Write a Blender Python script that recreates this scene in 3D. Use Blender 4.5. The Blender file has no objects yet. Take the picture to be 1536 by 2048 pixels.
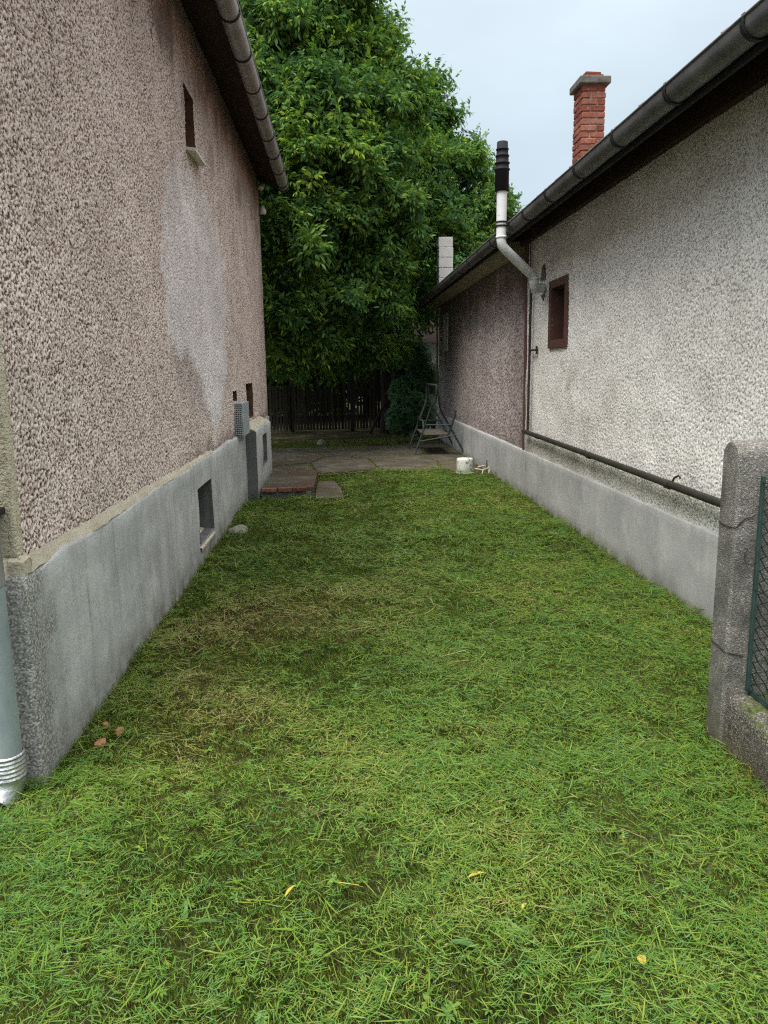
import bpy, bmesh, math, random
import numpy as np
from mathutils import Vector, Matrix, Quaternion
random.seed(7)
rng = np.random.default_rng(7)
S = bpy.context.scene
COL = S.collection
R = math.radians

# ------------------------------------------------------------------ camera
cam_d = bpy.data.cameras.new('camera')
cam = bpy.data.objects.new('camera', cam_d)
COL.objects.link(cam)
cam_d.sensor_fit = 'VERTICAL'; cam_d.sensor_height = 36.0; cam_d.lens = 27.07
cam_d.clip_start = 0.05; cam_d.clip_end = 2000
_r = (0.998326, -0.056113, -0.014033); _u = (0.023964, 0.180455, 0.983291); _b = (-0.052643, -0.981981, 0.181498)
cam.matrix_world = Matrix(((_r[0], _u[0], _b[0], 0), (_r[1], _u[1], _b[1], 0), (_r[2], _u[2], _b[2], 1.6), (0, 0, 0, 1)))
S.camera = cam

# ------------------------------------------------------------------ sky, sun, exposure
SUN_EL, SUN_AZ = R(63), R(222)          # azimuth clockwise from +Y: the sun stands behind the camera, a little to the left
world = bpy.data.worlds.new('World'); S.world = world; world.use_nodes = True
wn = world.node_tree; wn.nodes.clear()
def W(t, **k):
    n = wn.nodes.new(t)
    for a, v in k.items(): setattr(n, a, v)
    return n
w_out = W('ShaderNodeOutputWorld'); w_bg = W('ShaderNodeBackground'); w_bg.inputs['Strength'].default_value = 0.1
w_sky = W('ShaderNodeTexSky'); w_sky.sky_type = 'NISHITA'; w_sky.sun_disc = False
w_sky.sun_elevation = SUN_EL; w_sky.sun_rotation = SUN_AZ; w_sky.air_density = 1.0; w_sky.dust_density = 3.0
w_tc = W('ShaderNodeTexCoord'); w_sep = W('ShaderNodeSeparateXYZ')
wn.links.new(w_tc.outputs['Generated'], w_sep.inputs[0])
w_ramp = W('ShaderNodeValToRGB')       # an overcast layer: paler towards the zenith
w_ramp.color_ramp.elements[0].position = 0.0; w_ramp.color_ramp.elements[0].color = (0.175, 0.215, 0.242, 1)
w_ramp.color_ramp.elements[1].position = 1.0; w_ramp.color_ramp.elements[1].color = (1.15, 1.15, 1.13, 1)
e = w_ramp.color_ramp.elements.new(0.22); e.color = (0.195, 0.232, 0.256, 1)
e = w_ramp.color_ramp.elements.new(0.48); e.color = (0.262, 0.30, 0.322, 1)
wn.links.new(w_sep.outputs['Z'], w_ramp.inputs[0])
w_noise = W('ShaderNodeTexNoise'); w_noise.inputs['Scale'].default_value = 2.2; w_noise.inputs['Detail'].default_value = 4
w_map = W('ShaderNodeMapping'); w_map.inputs['Scale'].default_value = (1, 1, 2.5)
wn.links.new(w_tc.outputs['Generated'], w_map.inputs[0]); wn.links.new(w_map.outputs[0], w_noise.inputs['Vector'])
w_nr = W('ShaderNodeMapRange'); w_nr.inputs['From Min'].default_value = 0.25; w_nr.inputs['From Max'].default_value = 0.75
w_nr.inputs['To Min'].default_value = 8.8; w_nr.inputs['To Max'].default_value = 12.4
wn.links.new(w_noise.outputs['Fac'], w_nr.inputs['Value'])
w_mul = W('ShaderNodeMix', data_type='RGBA', blend_type='MULTIPLY'); w_mul.inputs['Factor'].default_value = 1
wn.links.new(w_ramp.outputs[0], w_mul.inputs['A']); wn.links.new(w_nr.outputs[0], w_mul.inputs['B'])
w_mix = W('ShaderNodeMix', data_type='RGBA'); w_mix.inputs['Factor'].default_value = 0.92
wn.links.new(w_sky.outputs[0], w_mix.inputs['A']); wn.links.new(w_mul.outputs['Result'], w_mix.inputs['B'])
wn.links.new(w_mix.outputs['Result'], w_bg.inputs['Color']); wn.links.new(w_bg.outputs[0], w_out.inputs[0])

sun_d = bpy.data.lights.new('sun', 'SUN'); sun = bpy.data.objects.new('sun', sun_d); COL.objects.link(sun)
sun_d.energy = 1.5; sun_d.angle = R(35); sun_d.color = (1.0, 0.95, 0.87)
_sd = Vector((math.sin(SUN_AZ) * math.cos(SUN_EL), math.cos(SUN_AZ) * math.cos(SUN_EL), math.sin(SUN_EL)))
sun.rotation_euler = _sd.to_track_quat('Z', 'Y').to_euler(); sun.location = (0, -5, 12)

S.view_settings.view_transform = 'Standard'; S.view_settings.look = 'None'
S.view_settings.exposure = 1.6; S.view_settings.gamma = 1.0; S.view_settings.use_curve_mapping = False
S.render.engine = 'CYCLES'
S.cycles.use_denoising = False; S.cycles.filter_width = 1.25; S.cycles.use_adaptive_sampling = False
S.cycles.max_bounces = 7; S.cycles.diffuse_bounces = 4; S.cycles.glossy_bounces = 3; S.cycles.transmission_bounces = 4; S.cycles.transparent_max_bounces = 8
S.cycles.caustics_reflective = False; S.cycles.caustics_refractive = False

# ------------------------------------------------------------------ helpers: objects
def put(name, me, mat=None, parent=None):
    o = bpy.data.objects.new(name, me)
    if mat is not None and len(me.materials) == 0: me.materials.append(mat)
    COL.objects.link(o)
    if parent is not None: o.parent = parent
    return o
def tag(o, label=None, cat=None, group=None, kind=None):
    if label: o['label'] = label
    if cat: o['category'] = cat
    if group: o['group'] = group
    if kind: o['kind'] = kind
    return o
def thing(name, label, cat, loc=(0, 0, 0), rz=0.0, group=None):
    o = bpy.data.objects.new(name, None); COL.objects.link(o)
    o.empty_display_size = 0.2; o.location = loc; o.rotation_euler = (0, 0, rz)
    return tag(o, label, cat, group)

class MB:
    """collects shapes into one bmesh"""
    def __init__(s): s.bm = bmesh.new()
    def quad(s, a, b, c, d):
        v = [s.bm.verts.new(p) for p in (a, b, c, d)]; return s.bm.faces.new(v)
    def poly(s, pts): return s.bm.faces.new([s.bm.verts.new(p) for p in pts])
    def box(s, x0, x1, y0, y1, z0, z1, bev=0.0, seg=1, M=None):
        vs = [s.bm.verts.new(p) for p in ((x0, y0, z0), (x1, y0, z0), (x1, y1, z0), (x0, y1, z0), (x0, y0, z1), (x1, y0, z1), (x1, y1, z1), (x0, y1, z1))]
        fs = [s.bm.faces.new([vs[i] for i in q]) for q in ((0, 3, 2, 1), (4, 5, 6, 7), (0, 1, 5, 4), (1, 2, 6, 5), (2, 3, 7, 6), (3, 0, 4, 7))]
        if bev > 0:
            es = list({e for f in fs for e in f.edges})
            r = bmesh.ops.bevel(s.bm, geom=es, offset=bev, segments=seg, profile=0.5, affect='EDGES')
            vs = list({v for f in r['faces'] for v in f.verts} | {v for v in vs if v.is_valid})
        if M is not None: bmesh.ops.transform(s.bm, matrix=M, verts=vs)
        return vs
    def tube(s, pts, r, seg=10, cap=True, radii=None):
        pts = [Vector(p) for p in pts]; rings = []; prev = None
        for i, p in enumerate(pts):
            t = (pts[min(i + 1, len(pts) - 1)] - pts[max(i - 1, 0)]).normalized()
            if prev is None:
                a = Vector((0, 0, 1)) if abs(t.z) < .9 else Vector((1, 0, 0))
                n = t.cross(a).normalized()
            else:
                n = (prev - t * prev.dot(t)).normalized()
            prev = n; b = t.cross(n); rr = radii[i] if radii else r
            rings.append([s.bm.verts.new(p + (n * math.cos(2 * math.pi * k / seg) + b * math.sin(2 * math.pi * k / seg)) * rr) for k in range(seg)])
        for A, B in zip(rings, rings[1:]):
            for k in range(seg):
                f = s.bm.faces.new((A[k], A[(k + 1) % seg], B[(k + 1) % seg], B[k])); f.smooth = True
        if cap: s._cap(rings[0][::-1]); s._cap(rings[-1])
    def _cap(s, ring):                       # own vertices, so that the end does not bend the side's smooth normals
        s.bm.faces.new([s.bm.verts.new(v.co) for v in ring])
    def prism(s, pts, z0, z1):
        """polygon in xy extruded in z"""
        a = [s.bm.verts.new((x, y, z0)) for x, y in pts]; b = [s.bm.verts.new((x, y, z1)) for x, y in pts]
        s.bm.faces.new(a[::-1]); s.bm.faces.new(b)
        n = len(pts)
        for k in range(n): s.bm.faces.new((a[k], a[(k + 1) % n], b[(k + 1) % n], b[k]))
    def lathe(s, prof, seg=24, c=(0, 0, 0), cap0=True, cap1=True):
        rings = []
        for r, z in prof:
            rings.append([s.bm.verts.new((c[0] + r * math.cos(2 * math.pi * k / seg), c[1] + r * math.sin(2 * math.pi * k / seg), c[2] + z)) for k in range(seg)])
        for A, B in zip(rings, rings[1:]):
            for k in range(seg):
                f = s.bm.faces.new((A[k], A[(k + 1) % seg], B[(k + 1) % seg], B[k])); f.smooth = True
        if cap0: s._cap(rings[0][::-1])
        if cap1: s._cap(rings[-1])
    def mesh(s, name, mat=None):
        bmesh.ops.recalc_face_normals(s.bm, faces=s.bm.faces[:])
        me = bpy.data.meshes.new(name); s.bm.to_mesh(me); s.bm.free()
        if mat is not None: me.materials.append(mat)
        return me
    def build(s, name, mat, parent=None):
        return put(name, s.mesh(name, mat), None, parent)

def np_mesh(name, V, F, mat=None, smooth=True):
    """V (n,3), F (m,4) or (m,3)"""
    V = np.asarray(V, np.float32); F = np.asarray(F, np.int32)
    me = bpy.data.meshes.new(name); k = F.shape[1]
    me.vertices.add(len(V)); me.vertices.foreach_set('co', V.ravel())
    me.loops.add(F.size); me.loops.foreach_set('vertex_index', F.ravel())
    me.polygons.add(len(F)); me.polygons.foreach_set('loop_start', np.arange(len(F), dtype=np.int32) * k)
    me.polygons.foreach_set('loop_total', np.full(len(F), k, np.int32))
    if smooth: me.polygons.foreach_set('use_smooth', np.ones(len(F), bool))
    me.update(); me.validate()
    if mat is not None: me.materials.append(mat)
    return me
def attr(me, name, a):
    x = me.attributes.new(name, 'FLOAT', 'POINT'); x.data.foreach_set('value', np.asarray(a, np.float32).ravel())

# ------------------------------------------------------------------ helpers: materials
class NT:
    def __init__(s, name):
        s.m = bpy.data.materials.new(name); s.m.use_nodes = True; s.t = s.m.node_tree
        s.b = next(n for n in s.t.nodes if n.type == 'BSDF_PRINCIPLED'); s.o = next(n for n in s.t.nodes if n.type == 'OUTPUT_MATERIAL')
        s._pos = None
    def n(s, t, **k):
        x = s.t.nodes.new(t)
        for a, v in k.items(): setattr(x, a, v)
        return x
    def l(s, a, b): s.t.links.new(a, b)
    def pos(s, mode='world'):
        if mode == 'world': return s.n('ShaderNodeNewGeometry').outputs['Position']
        return s.n('ShaderNodeTexCoord').outputs['Object']
    def noise(s, scale, detail=4, rough=.55, vec=None, stretch=None, out='Fac'):
        v = vec or s.pos()
        if stretch:
            mp = s.n('ShaderNodeMapping'); mp.inputs['Scale'].default_value = stretch; s.l(v, mp.inputs[0]); v = mp.outputs[0]
        x = s.n('ShaderNodeTexNoise'); x.inputs['Scale'].default_value = scale; x.inputs['Detail'].default_value = detail; x.inputs['Roughness'].default_value = rough
        s.l(v, x.inputs['Vector']); return x.outputs[out]
    def ramp(s, fac, stops, interp='LINEAR'):
        x = s.n('ShaderNodeValToRGB'); cr = x.color_ramp; cr.interpolation = interp
        for i, (p, c) in enumerate(stops):
            c = (c, c, c) if isinstance(c, (int, float)) else c
            el = cr.elements[i] if i < 2 else cr.elements.new(p)
            el.position = p; el.color = (*c, 1)
        s.l(fac, x.inputs[0]); return x.outputs[0]
    def mix(s, fac, a, b, mode='MIX'):
        x = s.n('ShaderNodeMix', data_type='RGBA', blend_type=mode)
        for sock, v in ((x.inputs['Factor'], fac), (x.inputs['A'], a), (x.inputs['B'], b)):
            if isinstance(v, (int, float)): sock.default_value = v if sock.type == 'VALUE' else (v, v, v, 1)
            elif isinstance(v, tuple): sock.default_value = (*v, 1)
            else: s.l(v, sock)
        return x.outputs['Result']
    def math(s, op, a, b=0.0, clamp=False):
        x = s.n('ShaderNodeMath', operation=op); x.use_clamp = clamp
        for sock, v in ((x.inputs[0], a), (x.inputs[1], b)):
            if isinstance(v, (int, float)): sock.default_value = v
            else: s.l(v, sock)
        return x.outputs[0]
    def sep(s, v=None):
        x = s.n('ShaderNodeSeparateXYZ'); s.l(v or s.pos(), x.inputs[0]); return x.outputs
    def attr(s, name, kind='GEOMETRY'):
        x = s.n('ShaderNodeAttribute', attribute_name=name); x.attribute_type = kind; return x.outputs['Fac']
    def color(s, v):
        if isinstance(v, tuple): s.b.inputs['Base Color'].default_value = (*v, 1)
        else: s.l(v, s.b.inputs['Base Color'])
    def bump(s, h, strength=.5, dist=.01):
        x = s.n('ShaderNodeBump'); x.inputs['Strength'].default_value = strength; x.inputs['Distance'].default_value = dist
        s.l(h, x.inputs['Height']); s.l(x.outputs[0], s.b.inputs['Normal'])
    def rough(s, v, spec=.3):
        if isinstance(v, (int, float)): s.b.inputs['Roughness'].default_value = v
        else: s.l(v, s.b.inputs['Roughness'])
        s.b.inputs['Specular IOR Level'].default_value = spec

def simple(name, c0, c1, scale=6, rough=.7, bump=.3, bscale=60, spec=.3, metal=0.0, mode='world', stretch=None, bdist=.004, speck=None):
    m = NT(name); v = m.pos(mode)
    col = m.ramp(m.noise(scale, 5, .6, v, stretch), [(.3, c0), (.7, c1)])
    if speck:
        col = m.mix(m.ramp(m.noise(speck[0], 2, .5, v), [(speck[1], 0.0), (speck[1] + .06, 1.0)]), col, speck[2])
    m.color(col); m.rough(rough, spec); m.b.inputs['Metallic'].default_value = metal
    if bump: m.bump(m.noise(bscale, 3, .6, v), bump, bdist)
    return m.m

# roughcast plaster: 'h' is the height of the thrown plaster (0 pit .. 1 tip); worn tips lost their paint
def roughcast(name, pit, mid, tip, dirt_shade, patch=None, grain=96):
    m = NT(name)
    vor = m.n('ShaderNodeTexVoronoi'); vor.inputs['Scale'].default_value = grain; vor.inputs['Randomness'].default_value = 1.0
    wv = m.n('ShaderNodeVectorMath', operation='ADD'); nv = m.n('ShaderNodeTexNoise'); nv.inputs['Scale'].default_value = grain * .7; nv.inputs['Detail'].default_value = 2
    sc = m.n('ShaderNodeVectorMath', operation='SCALE'); sc.inputs['Scale'].default_value = 1.1 / grain
    p_ = m.pos(); m.l(p_, nv.inputs['Vector']); m.l(nv.outputs['Color'], sc.inputs[0]); m.l(p_, wv.inputs[0]); m.l(sc.outputs[0], wv.inputs[1]); m.l(wv.outputs[0], vor.inputs['Vector'])
    cs = m.n('ShaderNodeSeparateColor'); m.l(vor.outputs['Color'], cs.inputs[0])
    h = m.math('ADD', m.math('MULTIPLY', m.attr('h'), .58), m.math('MULTIPLY', cs.outputs[0], .44))
    h = m.math('ADD', h, m.math('MULTIPLY', m.math('SUBTRACT', m.noise(grain * 2.2, 2, .5), .5), .5))
    col = m.ramp(h, [(.24, pit), (.45, mid), (.66, tip)])
    if patch:
        pc = m.ramp(h, [(.15, patch[0]), (.5, patch[1]), (.8, patch[2])])
        col = m.mix(m.attr('patch'), col, pc)
        col = m.mix(m.attr('halo'), col, m.ramp(h, [(.16, (.10, .080, .084)), (.45, (.27, .222, .228)), (.75, (.46, .41, .42))]))
    big = m.ramp(m.noise(1.1, 5, .6), [(.3, (.84, .82, .80)), (.7, (1.08, 1.08, 1.08))])
    col = m.mix(1.0, col, big, 'MULTIPLY')
    col = m.mix(m.attr('stain_shade'), col, dirt_shade)
    m.color(col); m.rough(.93, .12)
    m.bump(m.noise(210, 3, .6), .5, .003)
    return m.m
M_left_cast = roughcast('pink_brown_roughcast', (.088, .056, .047), (.45, .322, .275), (.88, .765, .69), (.11, .076, .064),
                        ((.34, .295, .30), (.70, .64, .64), (.92, .88, .875)))
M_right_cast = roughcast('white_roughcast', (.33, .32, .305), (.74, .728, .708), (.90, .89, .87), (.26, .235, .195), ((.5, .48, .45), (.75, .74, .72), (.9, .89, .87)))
M_brown_cast = roughcast('mauve_brown_roughcast', (.12, .096, .094), (.31, .255, .25), (.62, .55, .535), (.085, .068, .066))

def concrete(name, c0, c1, moss=True, speck=(160, .60, (.12, .12, .115)), zlow=.25, light=None, rgh=.9, grain=False, drips=.5):
    m = NT(name); z = m.sep()[2]
    col = m.ramp(m.noise(2.3, 6, .62), [(.3, c0), (.7, c1)])
    streak = m.ramp(m.noise(9, 4, .6, None, (1, 1, .07)), [(.35, .78), (.62, 1.06)])
    col = m.mix(drips * 1.3, col, streak, 'MULTIPLY')
    drip = m.ramp(m.noise(15, 4, .65, None, (1, 1, .05)), [(.60, 0.0), (.70, drips)])
    col = m.mix(drip, col, (c0[0] * .62, c0[1] * .60, c0[2] * .56))
    col = m.mix(m.ramp(m.noise(4.5, 6, .7), [(.50, 0.0), (.68, .5)]), col, (min(.7, c1[0] * 1.22), min(.7, c1[1] * 1.22), min(.7, c1[2] * 1.2)))
    col = m.mix(m.ramp(m.noise(speck[0], 2, .5), [(speck[1], 0.0), (speck[1] + .07, .8)]), col, speck[2])
    if light: col = m.mix(m.ramp(m.noise(3.1, 5, .6), [(.52, 0.0), (.70, .75)]), col, light)
    if moss:
        base = m.math('SUBTRACT', 1.0, m.math('DIVIDE', z, zlow), True)
        k = m.math('MULTIPLY', base, m.ramp(m.noise(5, 5, .65), [(.36, .15), (.62, 1.0)]), True)
        col = m.mix(k, col, (.105, .098, .045))
    if grain:
        y = m.sep()[1]; k = m.ramp(m.math('ADD', m.math('SUBTRACT', y, 2.9), m.math('MULTIPLY', m.math('SUBTRACT', m.noise(6, 4), .5), .5)), [(.03, .95), (.22, 0.0)])
        vor = m.n('ShaderNodeTexVoronoi'); vor.inputs['Scale'].default_value = 150; m.l(m.pos(), vor.inputs['Vector'])
        hue = m.n('ShaderNodeSeparateColor'); m.l(vor.outputs['Color'], hue.inputs[0])
        col = m.mix(k, col, m.ramp(hue.outputs[0], [(0, (.11, .105, .095)), (.6, (.27, .26, .24)), (1, (.52, .50, .47))]))
    m.color(col); m.rough(rgh, .2)
    m.bump(m.mix(.5, m.noise(45, 4, .6), m.noise(170, 2, .6)), .45, .006)
    return m.m
M_plinth_l = concrete('grey_render', (.38, .385, .38), (.56, .56, .545), grain=True)
M_plinth_r = concrete('smooth_grey_render', (.31, .315, .315), (.44, .445, .44), speck=(45, .70, (.13, .13, .13)), zlow=.16, drips=.18)
M_cement = concrete('dark_cement', (.10, .10, .10), (.16, .16, .155), moss=False)
M_post = NT('exposed_aggregate_concrete')
def _post():
    m = M_post; z = m.sep()[2]
    vor = m.n('ShaderNodeTexVoronoi'); vor.inputs['Scale'].default_value = 210; m.l(m.pos(), vor.inputs['Vector'])
    hue = m.n('ShaderNodeSeparateColor'); m.l(vor.outputs['Color'], hue.inputs[0])
    col = m.ramp(hue.outputs[0], [(.0, (.105, .100, .090)), (.6, (.205, .195, .176)), (.95, (.28, .268, .245)), (1.0, (.48, .46, .43))])
    col = m.mix(m.ramp(m.noise(7, 5, .6), [(.4, 0.0), (.7, .75)]), col, (.055, .055, .050))
    k = m.math('MULTIPLY', m.math('SUBTRACT', 1.0, m.math('DIVIDE', z, .32), True), m.ramp(m.noise(6, 5, .6), [(.35, .2), (.6, 1.0)]))
    col = m.mix(k, col, (.09, .085, .045))
    m.color(col); m.rough(.95, .15)
    m.bump(m.math('ADD', vor.outputs['Distance'], m.noise(60, 3, .6)), .55, .005)
_post(); M_post = M_post.m
M_mossy = NT('mossy_concrete')
def _mossy():
    m = M_mossy
    vor = m.n('ShaderNodeTexVoronoi'); vor.inputs['Scale'].default_value = 190; m.l(m.pos(), vor.inputs['Vector'])
    hue = m.n('ShaderNodeSeparateColor'); m.l(vor.outputs['Color'], hue.inputs[0])
    col = m.ramp(hue.outputs[0], [(.0, (.05, .047, .04)), (.7, (.13, .12, .105)), (1.0, (.34, .32, .29))])
    nz = m.n('ShaderNodeNewGeometry').outputs['Normal']; up = m.sep(nz)[2]
    k = m.math('MULTIPLY', m.ramp(up, [(.2, .12), (.75, 1.0)]), m.ramp(m.noise(13, 5, .65), [(.40, 0.0), (.58, 1.0)]))
    col = m.mix(k, col, m.ramp(m.noise(60, 3, .6), [(.3, (.045, .06, .02)), (.7, (.12, .15, .05))]))
    col = m.mix(m.ramp(m.noise(11, 5, .7), [(.60, 0.0), (.66, .85)]), col, (.03, .03, .022))
    z = m.sep()[2]
    k2 = m.math('MULTIPLY', m.math('SUBTRACT', 1.0, m.math('DIVIDE', z, .16), True), .9)
    col = m.mix(k2, col, (.085, .075, .035))
    m.color(col); m.rough(.96, .1); m.bump(m.math('ADD', vor.outputs['Distance'], m.noise(40, 4, .65)), .7, .008)
_mossy(); M_mossy = M_mossy.m

M_ledge = simple('cream_plaster', (.44, .39, .29), (.60, .54, .43), 7, .9, .7, 70, .15, bdist=.01)
M_front = simple('cream_rough_plaster', (.46, .40, .27), (.66, .60, .46), 22, .92, .9, 75, .12, bdist=.02)
M_galv = simple('galvanised_metal', (.24, .285, .30), (.36, .41, .425), 14, .42, .12, 40, .5, .2, stretch=(1, 1, .35))
M_galv_bright = simple('bright_aluminium', (.42, .42, .41), (.66, .66, .65), 18, .36, .9, 22, .5, .85, bdist=.01)
M_gutter = simple('weathered_zinc', (.22, .215, .21), (.38, .37, .36), 9, .50, .15, 40, .4, .45, speck=(70, .66, (.10, .08, .07)))
M_gutter_r = simple('dull_grey_zinc', (.085, .085, .088), (.165, .165, .168), 7, .55, .2, 40, .4, .35)
M_bracket = simple('black_iron', (.010, .010, .012), (.022, .022, .024), 20, .6, .2, 80, .3)
M_soffit = simple('dark_brown_board', (.028, .017, .012), (.055, .033, .023), 4, .8, .3, 30, .2, stretch=(6, .5, 6))
M_beam = simple('dark_stained_timber', (.012, .012, .015), (.028, .026, .028), 5, .8, .3, 40, .2, stretch=(8, .5, 8))
M_plate = simple('brown_painted_board', (.042, .021, .015), (.062, .033, .024), 4, .75, .3, 30, .2, stretch=(5, .5, 5))
M_cornice = simple('stained_beige_cornice', (.20, .175, .115), (.42, .385, .29), 3.2, .9, .5, 50, .15, bdist=.006)
M_frame_brown = simple('red_brown_paint', (.085, .040, .032), (.115, .056, .045), 6, .6, .25, 60, .3)
M_dark = simple('dark_interior', (.006, .005, .005), (.012, .010, .010), 4, .8, 0)
M_glass = simple('dark_window_glass', (.010, .010, .011), (.016, .015, .016), 4, .10, 0, spec=.5)
M_white_frame = simple('white_window_paint', (.50, .52, .51), (.66, .68, .67), 8, .5, .1, 60)
M_sill = simple('pale_stone_sill', (.55, .55, .48), (.70, .69, .61), 12, .6, .1, 80)
M_jamb = simple('bare_brown_plaster', (.085, .042, .026), (.15, .078, .05), 9, .9, .5, 60, .15)
M_flue = NT('white_enamel')
def _flue():
    m = M_flue
    col = m.ramp(m.noise(5, 4, .6), [(.3, (.60, .62, .635)), (.7, (.70, .715, .725))])
    col = m.mix(m.ramp(m.noise(24, 3, .6), [(.66, 0.0), (.72, .7)]), col, (.34, .24, .17))
    m.color(col); m.rough(.5, .25)
_flue(); M_flue = M_flue.m
M_cowl = simple('black_plastic', (.008, .009, .013), (.015, .016, .022), 6, .7, .1, 60, .2)
M_pipe = simple('dark_brown_pipe_paint', (.022, .019, .016), (.036, .031, .027), 7, .5, .15, 60, .35)
M_yellow = simple('yellow_gas_pipe', (.22, .13, .022), (.30, .19, .035), 6, .55, .1, 60)
M_brick = NT('red_brick')
def _brick():
    m = M_brick; v = m.pos()
    rnd = m.n('ShaderNodeObjectInfo').outputs['Random']
    base = m.ramp(rnd, [(.0, (.18, .060, .042)), (.5, (.245, .086, .060)), (1.0, (.30, .135, .098))])
    col = m.mix(1.0, base, m.ramp(m.noise(22, 5, .65, v), [(.3, (.62, .62, .62)), (.7, (1.12, 1.12, 1.12))]), 'MULTIPLY')
    col = m.mix(m.ramp(m.noise(31, 4, .65, v), [(.62, 0.0), (.70, .7)]), col, (.46, .38, .32))
    m.color(col); m.rough(.9, .15); m.bump(m.noise(90, 4, .6, v), .5, .006)
_brick(); M_brick = M_brick.m
M_mortar = simple('pale_mortar', (.20, .16, .135), (.36, .30, .26), 20, .95, .6, 90, .1)
M_block = simple('grey_block', (.68, .68, .66), (.82, .82, .80), 5, .95, .6, 50, .1)
M_capstone = simple('lichen_concrete_cap', (.075, .072, .068), (.18, .175, .165), 9, .95, .6, 60, .1, bdist=.01)
M_tile = NT('clay_roof_tile')
def _tile():
    m = M_tile; rnd = m.n('ShaderNodeObjectInfo').outputs['Random']
    col = m.mix(1.0, m.ramp(rnd, [(0, (.16, .075, .05)), (1, (.26, .17, .13))]), m.ramp(m.noise(12, 5, .6), [(.3, .7), (.7, 1.15)]), 'MULTIPLY')
    col = m.mix(m.ramp(m.noise(16, 4, .6), [(.5, 0.0), (.65, .6)]), col, (.30, .28, .24))
    m.color(col); m.rough(.9, .15); m.bump(m.noise(70, 3, .6), .4, .005)
_tile(); M_tile = M_tile.m
M_box = simple('grey_sheet_metal', (.36, .40, .41), (.50, .54, .55), 8, .45, .05, 40, .4, .3)
M_grille = simple('dark_grille', (.02, .025, .028), (.035, .04, .045), 30, .6, .1, 80)
M_lamp_white = simple('white_lamp_plastic', (.62, .64, .62), (.75, .77, .75), 8, .35, 0)
M_trestle = simple('green_grey_tube_paint', (.022, .032, .032), (.062, .078, .076), 16, .55, .3, 60, .35, speck=(40, .66, (.10, .055, .03)))
M_plank = simple('weathered_plank', (.10, .085, .07), (.19, .17, .145), 8, .9, .5, 60, .15, stretch=(3, .6, 3))
M_bucket = simple('spattered_white_plastic', (.50, .51, .48), (.72, .73, .69), 9, .75, .5, 50, .2, speck=(17, .57, (.20, .20, .19)))
M_stick = simple('peeled_stick', (.34, .29, .22), (.60, .54, .45), 20, .8, .3, 90)
M_bark_stick = simple('dark_twig', (.05, .035, .025), (.10, .075, .055), 20, .9, .3, 90)
M_stone = simple('lichen_stone', (.14, .135, .10), (.34, .33, .27), 22, .95, .8, 50, .1, bdist=.012)
M_shard = simple('terracotta', (.22, .095, .05), (.36, .17, .095), 15, .9, .4, 90)
M_paling = NT('old_grey_paling')
def _pal():
    m = M_paling; rnd = m.n('ShaderNodeObjectInfo').outputs['Random']
    col = m.mix(1.0, m.ramp(rnd, [(0, (.020, .017, .014)), (1, (.055, .048, .040))]), m.ramp(m.noise(9, 5, .6, None, (8, 8, .6)), [(.3, .65), (.7, 1.15)]), 'MULTIPLY')
    m.color(col); m.rough(.92, .12); m.bump(m.noise(40, 4, .6, None, (6, 6, .4)), .5, .004)
_pal(); M_paling = M_paling.m
M_bark = NT('dark_bark')
def _bark():
    m = M_bark
    col = m.ramp(m.noise(14, 6, .65, None, (1, 1, .25)), [(.3, (.014, .012, .010)), (.7, (.045, .038, .031))])
    m.color(col); m.rough(.95, .1); m.bump(m.noise(26, 5, .65, None, (1, 1, .2)), 1.0, .03)
_bark(); M_bark = M_bark.m
M_wire = simple('green_coated_wire', (.006, .014, .012), (.014, .028, .024), 20, .45, .1, 60, .4)
M_bar = simple('green_tension_bar', (.014, .034, .030), (.036, .072, .062), 14, .55, .3, 50, .35, speck=(40, .68, (.05, .03, .02)))
M_rust = simple('rusty_wire', (.020, .014, .011), (.045, .03, .022), 30, .8, .1, 80)

def patio_mat():
    m = NT('worn_patio_concrete')
    col = m.ramp(m.noise(2.6, 6, .65), [(.28, (.050, .046, .036)), (.5, (.095, .086, .068)), (.72, (.165, .155, .130))])
    col = m.mix(m.ramp(m.noise(1.3, 5, .6, None, (1, 2.2, 1)), [(.50, 0.0), (.64, .8)]), col, (.080, .038, .024))
    col = m.mix(m.ramp(m.noise(4.2, 6, .7), [(.50, 0.0), (.64, .75)]), col, (.085, .080, .030))
    m.color(col); m.rough(.93, .15); m.bump(m.noise(38, 5, .65), .6, .012)
    return m.m
M_patio = patio_mat()

def ground_mat():
    m = NT('mossy_soil')
    d = m.noise(1.4, 5, .6)
    g = m.ramp(m.noise(24, 5, .65), [(.28, (.008, .008, .004)), (.5, (.018, .019, .007)), (.72, (.040, .036, .014))])
    b = m.ramp(m.noise(30, 5, .65), [(.28, (.035, .026, .015)), (.5, (.078, .060, .032)), (.75, (.16, .135, .075))])
    m.color(m.mix(m.ramp(d, [(.5, 0.0), (.64, .85)]), g, b)); m.rough(.96, .08)
    m.bump(m.noise(55, 5, .7), 1.0, .02)
    return m.m
M_ground = ground_mat()

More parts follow.
